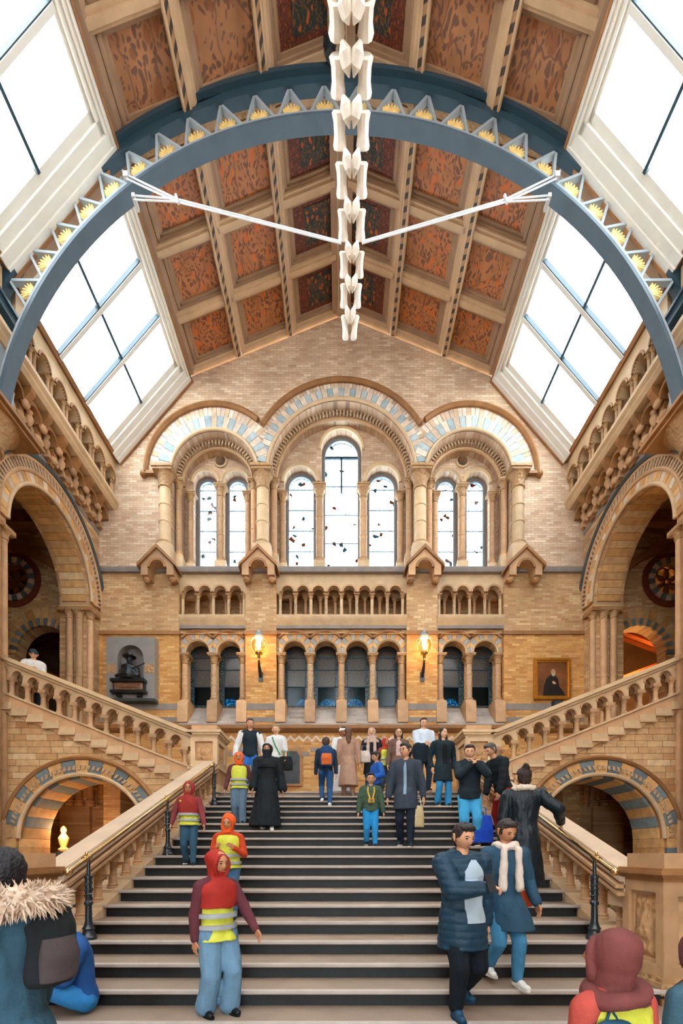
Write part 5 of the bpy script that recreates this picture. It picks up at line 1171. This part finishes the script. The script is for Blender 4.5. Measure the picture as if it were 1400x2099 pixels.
    if vest:
        zl = vest if isinstance(vest, float) else .50
        rr = [(z, rx * 1.24, ry * 1.28) for z, rx, ry in TOR if .5 <= z <= .825]
        rr = [(zl, .094 * 1.42, .068 * 1.62)] + [r for r in rr if r[0] > zl]
        m = MB(); loft(m, [(tp(z).x, tp(z).y, tp(z).z, rx * H, ry * H) for z, rx, ry in rr])
        vo = link('safety_vest', remeshed(m, 'safety_vest', cloth('c8cc48', .6), vox, 2, folds(.012, 12)), t)
        for z in (.555, .625):
            c_ = tp(z); b = MB(); loft(b, [(c_.x, c_.y, c_.z + dz * H, (.094 * 1.31 + e) * H, (.068 * 1.44 + e) * H) for dz, e in ((-.014, .0), (-.013, .006), (.013, .006), (.014, .0))], 26); part('reflective_band', b, REFL, vo)
    if scarf:
        m = MB(); c_ = tp(.85); m.add(*(lambda q: (q.v, q.f))(MB().tube([(c_.x + .06 * H * cos(k * pi / 8), c_.y + .055 * H * sin(k * pi / 8), c_.z + .01 * H * sin(k)) for k in range(17)], .024 * H, 8)))
        for q in (-1, 1):
            a, b = tp(.83), tp(scarf[1]); cap(m, (a.x + q * .045 * H, a.y - .07 * H, a.z), (b.x + q * .055 * H, b.y - .088 * H, b.z), .021 * H, .025 * H)
        link('scarf', remeshed(m, 'scarf', cloth(scarf[0], .9), .01, 2, folds(.008, 22)), t)
    if extra: extra(t, dict(tp=tp, arm=arm, leg=leg, hp=hp, H=H, hh=hh, hip=hip))
    return t
def on(px, n, dy=.17):
    y, z = nos(n); y += dy
    if n >= 19: z = LAND
    return ((px - 700) / F * y, y, z)
def hold(name, label, cat, loc, rz, build, group=None):
    t = thing(name, label, cat, loc, group, R(rz)); WP[t] = Vector((0, 0, 0)); build(t); return t
def backpack(label, loc, rz, s, col, pocket, strap=None):
    def b(t):
        m = MB(); loft(m, [(0, 0, -.22 * s, .13 * s, .07 * s), (0, 0, -.18 * s, .155 * s, .10 * s), (0, 0, .1 * s, .15 * s, .09 * s), (0, 0, .2 * s, .12 * s, .07 * s), (0, 0, .24 * s, .06 * s, .04 * s)])
        link('pack_body', remeshed(m, 'pack_body', cloth(col), .012, 3, folds(.006)), t)
        m = MB(); loft(m, [(0, .07 * s, -.19 * s, .11 * s, .05 * s), (0, .08 * s, -.05 * s, .12 * s, .055 * s), (0, .07 * s, .05 * s, .1 * s, .03 * s)]); link('pocket', remeshed(m, 'pocket', cloth(pocket), .01, 2), t)
        for q in (-1, 1): part('strap', MB().tube([(q * .08 * s, -.06 * s, .2 * s), (q * .1 * s, -.13 * s, .2 * s), (q * .11 * s, -.17 * s, .06 * s), (q * .12 * s, -.13 * s, -.1 * s), (q * .12 * s, -.06 * s, -.16 * s)], .018 * s, 8), cloth(strap or pocket), t)
        part('grab_loop', MB().tube([(-.03 * s, -.03 * s, .23 * s), (0, -.04 * s, .29 * s), (.03 * s, -.03 * s, .23 * s)], .008 * s, 6), cloth(col), t)
    return hold('backpack', label, 'backpack', loc, rz, b)
WALK = dict(fl=(.055, -.06, -.035), fr=(-.055, .09, .06), hl=(.16, .05, .44), hr=(-.16, -.09, .45))
STAND = dict(fl=(.06, -.02, .045), fr=(-.06, .02, .045))
UP = dict(fl=(.055, -.12, .13), fr=(-.055, .06, .045), hl=(.16, -.03, .44), hr=(-.16, .06, .44))
# ---- the three nearest figures at the foot of the stair
person('dark haired man in blue parka with fur hood at the foot of the stairs', (-1.52, 1.98, 0), -108, 1.70, dict(STAND, hl=(.16, -.05, .44), hr=(-.17, -.12, .5)), top=dict(c='33566c', k=1.3, hem=.40, flare=1.12, arm=1.35, hood=1, collar=1, fold=.012), bottom=dict(c='8a8480'), hair=('17151a', 'short'), vox=.011, skin_i=2, face=True,
    extra=lambda t, s: (fur_collar(t, s), part('sleeve_badge', MB().ball(s['arm'][1][0].lerp(s['arm'][1][1], .55) + Vector((.052 * s['H'] * 1.1, .0, 0)), (.012, .03, .013), 12, 8), POSTIRON, t)))
backpack('black backpack with grey flap and orange piping worn over the blue parka', (-1.36, 2.06, 1.27), -108, .84, '1d2226', '4a4244', '8a4a2a')
def sitlegs(): return dict(hip=(0, 0, .075), lean=(0, -.035), fl=(.07, -.23, -.05), fr=(-.06, -.19, -.05), knl=(.1, -.4, 1), knr=(-.1, -.4, 1), hl=(.05, -.24, .20), hr=(-.05, -.25, .22), head=(0, -.085), pitch=25)
person('seated person in blue jumper and jeans on the lowest steps beside the backpack', (-2.27, 3.9, .31), -52, 1.60, sitlegs(), top=dict(c='1f4f8e', k=1.1, name='jumper'), bottom=dict(c='2f7fc0', r=1.05), hair=('2a201c', 'short'), vox=.012, skin_i=0)
person('girl in maroon headscarf at the foot of the stair with coral sleeves and yellow vest', (1.12, 1.82, 0), 196, 1.335, dict(STAND, yaw=25), top=dict(c='b04a40', k=1.12), bottom=dict(c='3a4654'), hijab=('6d3a38', .80), vest=True, vox=.009, skin_i=1, child=.6,
    extra=lambda t, s: link('headscarf_cowl', remeshed(MB().tube([s['hp'](.44 * cos(k * pi / 12) + .12 * max(0, cos(k * pi / 12)), .1 + .42 * sin(k * pi / 12), -.66 - .10 * cos(k * pi / 12)) for k in range(25)], .17 * s['hh'], 12), 'headscarf_cowl', cloth('6d3a38', .75), .008, 3, lambda co: .008 * sin(40 * (co.z + co.x * .7) + 5 * noise.noise(co * 6))), t))
backpack('blue backpack slung on the girl in the maroon headscarf', (1.05, 1.69, .86), 182, .8, '24536f', '2f6a8c')
person('child in yellow vest with navy backpack beside the carved foot pedestal', (1.63, 1.95, 0), 185, 1.33, dict(STAND), top=dict(c='3a5a6a', k=1.1), bottom=dict(c='3a4654'), hijab=('5a3038', .77), vest=True, vox=.012, skin_i=1, child=.6)
backpack('navy backpack on the yellow vested child beside the carved pedestal', (1.58, 1.79, .93), 185, .85, '16405a', '1d5070')
# ---- school party in headscarves and hi-vis vests
person('girl in dark red headscarf, yellow vest and pale blue wide trousers', on(445, 0), 42, 1.38, dict(fl=(.07, -.03, .045), fr=(-.06, .03, .045), hl=(.20, -.22, .44), hr=(-.15, 0, .43), yaw=10, pitch=8), top=dict(c='5a2c34', k=1.05), bottom=dict(c='6488a4', r=1.35, flare=1.45), shoes='10161a,0d1012', hijab=('9c2820', .67), vest=.47, vox=.010, skin_i=1, child=.5)
person('girl in orange headscarf and yellow vest holding her straps, behind the dark red headscarf', on(468, 4), 0, 1.22, dict(WALK, hl=(.085, -.12, .70), hr=(-.085, -.12, .70), pitch=14), top=dict(c='b8401e', k=1.05), bottom=dict(c='3f6484', r=1.15, flare=1.3), hijab=('d8541c', .82), vest=True, vox=.011, skin_i=1, child=.5)
person('girl in brick red headscarf with spectacles beside the handrail and iron post', on(388, 8), 8, 1.24, dict(WALK, hl=(.2, -.12, .47), hr=(-.2, -.05, .5), lean=(.0, -.02)), top=dict(c='7a3438', k=1.05), bottom=dict(c='2d5066', r=1.05), shoes='141c22', hijab=('8e2c24', .62), vest=.49, vox=.011, skin_i=1, child=.5, glasses=True)
person('girl in orange headscarf and yellow vest walking beside the black robed woman', on(490, 13), 6, 1.36, dict(WALK, hl=(.19, .02, .46), hr=(-.19, -.05, .46)), top=dict(c='5a3034', k=1.05), bottom=dict(c='5c7488', r=1.2, flare=1.3), shoes='141c22', hijab=('dd5a20', .82), vest=True, vox=.012, skin_i=1, child=.4)
person('woman in long black robe and black face veil descending the stairs', on(548, 12), 4, 1.60, dict(WALK, hl=(.19, 0, .44), sway=-.03), top=dict(c='131a1f', k=1.18, hem=.05, flare=1.75, arm=1.3, cuff=1.5, name='robe', fold=.014), hijab=('0f151a', .72), shoes='d8d8d8', vox=.013, skin_i=1, face=True,
    extra=lambda t, s: link('face_veil', remeshed(loft(MB(), [(s['hp'](0, -.2, -.9).x, s['hp'](0, -.22, -.9).y, s['hp'](0, 0, -.9).z, .30 * s['hh'], .26 * s['hh']), (s['hp'](0, -.2, -.3).x, s['hp'](0, -.22, -.3).y, s['hp'](0, 0, -.3).z, .36 * s['hh'], .30 * s['hh']), (s['hp'](0, -.2, 0).x, s['hp'](0, -.2, 0).y, s['hp'](0, 0, -.04).z, .36 * s['hh'], .29 * s['hh'])]), 'face_veil', cloth('0f151a'), .01, 2), t))
# ---- people on and near the landing
person('man in dark varsity jacket with white sleeves near the landing pedestal', on(513, 19, .25), 8, 1.80, dict(WALK, fl=(.06, -.03, .045), fr=(-.06, .04, .045), hl=(.2, -.04, .46), hr=(-.2, -.05, .5), yaw=10), top=dict(c='15252e', k=1.16, armc='d5d6d4', arm=1.25), bottom=dict(c='2b66b0'), hair=('4a3a30', 'short'), vox=.014)
person('woman in white T-shirt with green strap and blonde hair on the landing edge', on(566, 19, .15), -6, 1.62, dict(STAND, hl=(.17, -.06, .44), hr=(-.14, -.1, .55)), top=dict(c='d2d4d4', k=1.12, sleeve=.5, arm=1.1, name='t_shirt'), bottom=dict(c='1e2428'), hair=('a08a6e', 'short'), vox=.014, skin_i=2,
    extra=lambda t, s: part('strap', MB().tube([s['tp'](.82) + Vector((-.07, -.09, 0)), s['tp'](.70) + Vector((0, -.125, 0)), s['tp'](.55) + Vector((.13, -.10, 0))], .014, 6), cloth('1f8a5a'), t))
def tote(col, strapc, s=1.0, h=.3, w=.3):
    def b(t):
        m = MB(); loft(m, [(0, 0, -h * s, w * .5 * s, .06 * s), (0, 0, -h * .5 * s, w * .52 * s, .07 * s), (0, 0, 0, w * .42 * s, .03 * s)]); link('bag_body', remeshed(m, 'bag_body', cloth(col), .012, 2, folds(.006)), t)
        part('handle', MB().tube([(-.07 * s, 0, -.01), (-.05 * s, 0, .12 * s), (.05 * s, 0, .12 * s), (.07 * s, 0, -.01)], .010 * s, 6), cloth(strapc), t)
    return b
x, y, z = on(588, 19, .1); hold('shoulder_bag', 'black shoulder bag at the side of the woman in the white T-shirt', 'bag', (x, y - .06, z + .86), 0, tote('16191c', '1f8a5a', 1, .34, .3))
person('boy in navy tracksuit climbing the stairs, back turned, white shoes', on(668, 16), 182, 1.50, dict(UP, hl=(.15, -.05, .46), hr=(-.15, .03, .47)), top=dict(c='1a2c3c', k=1.1), bottom=dict(c='24507e'), shoes='d4dade', hair=('4a3226', 'short'), vox=.013, face=True, child=.1)
x, y, z = on(668, 16); backpack('navy backpack with orange band on the boy climbing the stairs', (x + .02, y - .17, z + 1.06), 182 + 180 - 180, 1.0, '1b3d66', 'c4622c', '1b3d66')
person('man in white skullcap and long white robe on the landing', on(703, 19, .75), 10, 1.74, dict(STAND), top=dict(c='d9dadb', k=1.18, hem=.05, flare=1.4, arm=1.25, name='robe'), cap_=('e2e0da', 'skull'), vox=.014, skin_i=3, hair=('2a2420', 'short'))
person('woman with long brown hair in a beige coat, back turned, at the stair top', on(714, 18), 186, 1.62, dict(UP, fl=(.055, -.05, .045)), top=dict(c='a5826e', k=1.14, hem=.16, flare=1.45, arm=1.15, name='coat', fold=.012), bottom=dict(c='8e6a58'), hair=('5d3b2a', 'longback'), shoes='8e6a58', vox=.013)
person('woman in black coat and pale pink headscarf on the landing', on(762, 19, .3), -6, 1.60, dict(STAND, hr=(-.15, -.06, .5)), top=dict(c='1a2329', k=1.18, hem=.30, flare=1.2, name='coat'), bottom=dict(c='1c3a5c'), hijab=('b59a8c', .77), scarf=('bfa497', .62), vox=.013, skin_i=2)
x, y, z = on(746, 19, .12); hold('shoulder_bag', 'cream shoulder bag hanging from the woman in the pale pink headscarf', 'bag', (x, y - .14, z + .98), 0, tote('c9bcb2', 'a99488', 1, .28, .3))
person('child in yellow vest and red hat between two women on the landing', on(789, 19, .15), 30, 1.28, dict(STAND), top=dict(c='8a3a30', k=1.05), bottom=dict(c='3a4654'), hijab=('a8321f', .80), vest=True, vox=.013, skin_i=1, child=.5)
person('woman with long dark hair and spectacles in a brown quilted coat', on(817, 18, .25), -4, 1.62, dict(STAND), top=dict(c='6b5046', k=1.2, hem=.35, quilt=.07, name='coat', open=('c9a9a4', .04, .60, .83)), bottom=dict(c='22303c'), hair=('1b1512', 'long'), vox=.013, skin_i=2, glasses=True)
person('boy in bright blue jacket turned sideways behind the boy with the yellow camera', on(772, 14), -70, 1.30, dict(WALK, hl=(.12, -.12, .6), pitch=20), top=dict(c='1f57a8', k=1.18, arm=1.2), bottom=dict(c='1b2a3a'), hair=('17130f', 'short'), vox=.013, child=.5, skin_i=0)
person('boy in green puffer jacket and bright blue jeans with yellow camera strap', on(760, 10), 0, 1.20, dict(WALK, hl=(.18, -.02, .46), hr=(-.18, -.02, .46)), top=dict(c='3d5140', k=1.2, arm=1.25, quilt=.09), bottom=dict(c='2486c4', r=1.1), shoes='1a2026', hair=('1c1512', 'short'), vox=.011, child=.6, skin_i=0, glasses=True,
    extra=lambda t, s: [part('camera_strap', MB().tube([s['tp'](.83) + Vector((q * .05, -.05, 0)), s['tp'](.76) + Vector((q * .055, -.1, 0)), s['tp'](.66) + Vector((q * .02, -.125, 0))], .013, 6), cloth('c8a440'), t) for q in (-1, 1)])
x, y, z = on(760, 10); hold('camera', 'small yellow toy camera hanging on the chest of the boy in green', 'camera', (x, y - .13, z + .765), 0, lambda t: (part('case', MB().box(-.05, .05, -.03, .02, -.04, .03), cloth('b98a28'), t), part('lens', MB().tube([(0, -.03, -.005), (0, -.05, -.005)], .022, 12), POSTIRON, t)))
person('man in dark grey buttoned coat and spectacles looking aside, checked shirt', on(832, 10), -14, 1.72, dict(WALK, fl=(.05, -.08, -.0), fr=(-.06, .08, .05), hl=(.18, -.02, .44), hr=(-.18, -.02, .45), yaw=-38), top=dict(c='333c48', k=1.2, hem=.36, flare=1.14, arm=1.15, name='coat', open=('7f97ab', .014, .50, .82)), bottom=dict(c='16202e'), shoes='1a2a36', hair=('181412', 'short'), vox=.011, skin_i=0, glasses=True)
x, y, z = on(857, 10, 0); hold('carrier_bag', 'clear plastic carrier bag held beside the man in the dark grey coat', 'bag', (x, y + .08, z + .68), 10, tote('b9a680', 'c8c0b0', 1, .36, .24))
person('man in white shirt carrying a dark jacket over his arm on the landing', on(868, 19, .1), 4, 1.78, dict(STAND, hr=(-.03, -.17, .62), hl=(.06, -.16, .60), pitch=8), top=dict(c='c6d3e0', k=1.14, arm=1.1, name='shirt'), bottom=dict(c='2a3d56'), hair=('4c3a2e', 'short'), vox=.013, skin_i=2)
x, y, z = on(862, 19, .1); hold('folded_jacket', 'dark jacket draped over the forearm of the man in the white shirt', 'jacket', (x - .05, y - .3, z + 1.04), 0, lambda t: link('jacket_cloth', remeshed(loft(MB(), [(0, 0, -.38, .16, .07), (.0, 0, -.15, .2, .1), (0, 0, .02, .19, .11), (0, 0, .08, .12, .07)]), 'jacket_cloth', cloth('16242e'), .013, 2, folds(.014, 12)), t))
person('woman with long black hair in dark open coat and blue jeans', on(908, 16, .17), 6, 1.70, dict(WALK, fl=(.055, -.04, -.0), fr=(-.055, .05, .05), hl=(.15, -.0, .50), hr=(-.15, -.0, .50), yaw=16), top=dict(c='14262e', k=1.16, hem=.32, flare=1.2, arm=1.1, name='coat', open=('0c0f12', .032, .53, .80)), bottom=dict(c='2f86bc', flare=1.3), shoes='23282c', hair=('120e0d', 'long'), vox=.012, skin_i=2)
person('curly haired man in black hoodie and light jeans with hands at his mouth', on(962, 10), -4, 1.70, dict(STAND, hl=(.03, -.13, .80), hr=(-.01, -.14, .79), ell=(1, .2, -.8), elr=(-1, .2, -.8), pitch=14, yaw=-8), top=dict(c='14222a', k=1.24, arm=1.2, hood=1, hem=.46, flare=1.0, name='hoodie'), bottom=dict(c='3f9ccc', r=1.12), hair=('3e2c22', 'short'), vox=.011, skin_i=2)
person('man in black padded jacket and red striped track trousers bending beside the balustrade', on(1033, 11), -70, 1.66, dict(STAND, lean=(0, -.10), hl=(.1, -.16, .40), hr=(-.08, -.18, .42), head=(0, -.05), pitch=30), top=dict(c='121b22', k=1.24, arm=1.3, hood=1, quilt=.11), bottom=dict(c='8e1c1c', r=1.15, stripe=1), hair=('4a4440', 'short'), vox=.012, skin_i=0)
x, y, z = on(993, 10, 0); hold('shopping_bag', 'bright blue shopping bag hanging beside the red track trousers', 'bag', (x, y + .1, z + .52), 15, tote('1b46b8', '3a64c8', 1.1, .42, .36))
person('woman with hair bun in long black leather coat touching the brass rail', on(1073, 5, .2), 166, 1.72, dict(fl=(.055, -.05, .045), fr=(-.055, .04, .045), hl=(-.19, .0, .50) and (.16, 0, .46), hr=(-.27, -.06, .60), yaw=20), top=dict(c='111c24', k=1.2, hem=.14, flare=1.35, arm=1.25, rough=.35, name='coat', fold=.011), bottom=dict(c='14181c'), shoes='16181a', hair=('2a1c18', 'bun'), vox=.011, skin_i=2,
    extra=lambda t, s: link('shearling_collar', remeshed(MB().tube([s['tp'](.835) + Vector((.115 * cos(k * pi / 10), -.005 + .085 * sin(k * pi / 10), .02 + .015 * sin(k * pi / 10))) for k in range(21)], .042, 10), 'shearling_collar', cloth('cdbfae', .95), .01, 2, folds(.01, 40)), t))
person('visitor in quilted navy coat and pale jumper reading a phone', on(948, 0, .15), 12, 1.63, dict(fl=(.05, .1, .10), fr=(-.05, -.03, .045), hr=(.02, -.20, .685), hl=(.15, .02, .46), elr=(-1, .3, -.7), curlr=.8, pitch=16, yaw=10, openx=.025), top=dict(c='17364a', k=1.34, hem=.36, flare=1.08, arm=1.4, quilt=.062, hood=1, name='coat', open=('a9bccb', .055, .50, .82), rough=.45), bottom=dict(c='0e1720', r=1.15), shoes='1d4560,16384e', hair=('231a18', 'short'), vox=.010, skin_i=0)
x, y, z = on(948, 0, .15); hold('phone', 'black mobile phone held up by the visitor in the quilted navy coat', 'phone', (x + .10, y - .39, z + 1.155), 20, lambda t: (part('case', MB().hexa([(-.036, -.05, -.06), (.036, -.05, -.06), (.036, -.042, -.06), (-.036, -.042, -.06), (-.036, 0.01, .075), (.036, .01, .075), (.036, .018, .075), (-.036, .018, .075)]), POSTIRON, t), part('screen', MB().hexa([(-.031, -.041, -.053), (.031, -.041, -.053), (.031, -.040, -.053), (-.031, -.040, -.053), (-.031, .016, .068), (.031, .016, .068), (.031, .0175, .068), (-.031, .0175, .068)]), cloth('8fa0a8', .2), t)))
person('woman in blue coat with thick cream shearling trim and white trainers, coming down', on(1030, 1, .16), 10, 1.54, dict(fl=(.05, -.08, .045), fr=(-.05, .08, .09), hl=(.19, -.06, .50), hr=(-.14, -.04, .46), lean=(0, -.03), pitch=26, yaw=8, sway=.05), top=dict(c='294a60', k=1.2, hem=.34, flare=1.4, arm=1.2, name='coat', fold=.012), bottom=dict(c='3f7fa6'), shoes='e2e2de,d0cec8', hair=('2e2420', 'short'), scarf=('cfc0b4', .60), vox=.010, skin_i=1)
x, y, z = on(1062, 2, .1); hold('handbag', 'orange handbag carried at the side of the woman with shearling trim', 'bag', (x, y - .16, z + .88 - .15), 20, tote('b8481c', '5a2c1c', .55, .3, .34))
# ---- distant figures
person('person in dark beanie and white jacket leaning on the upper flight balustrade', (-8.0 + .25, 11.15, LAND + .15 * 13), 30, 1.65, dict(STAND, lean=(0, -.05), hl=(.06, -.2, .66), hr=(-.1, -.2, .66), pitch=25), top=dict(c='c6c2bc', k=1.2, arm=1.25), bottom=dict(c='22303c'), cap_=('24323c', 'beanie'), vox=.014, skin_i=0)
person('dark haired person in the passage arch beyond the carved pedestal, mostly hidden', ((1137 - 700) / F * 11.2, 11.2, 0), 90, 1.62, dict(STAND), top=dict(c='20262c', k=1.15), bottom=dict(c='20242a'), hair=('14110f', 'short'), vox=.016, face=False)
bpy.data.scenes.remove(WORK)
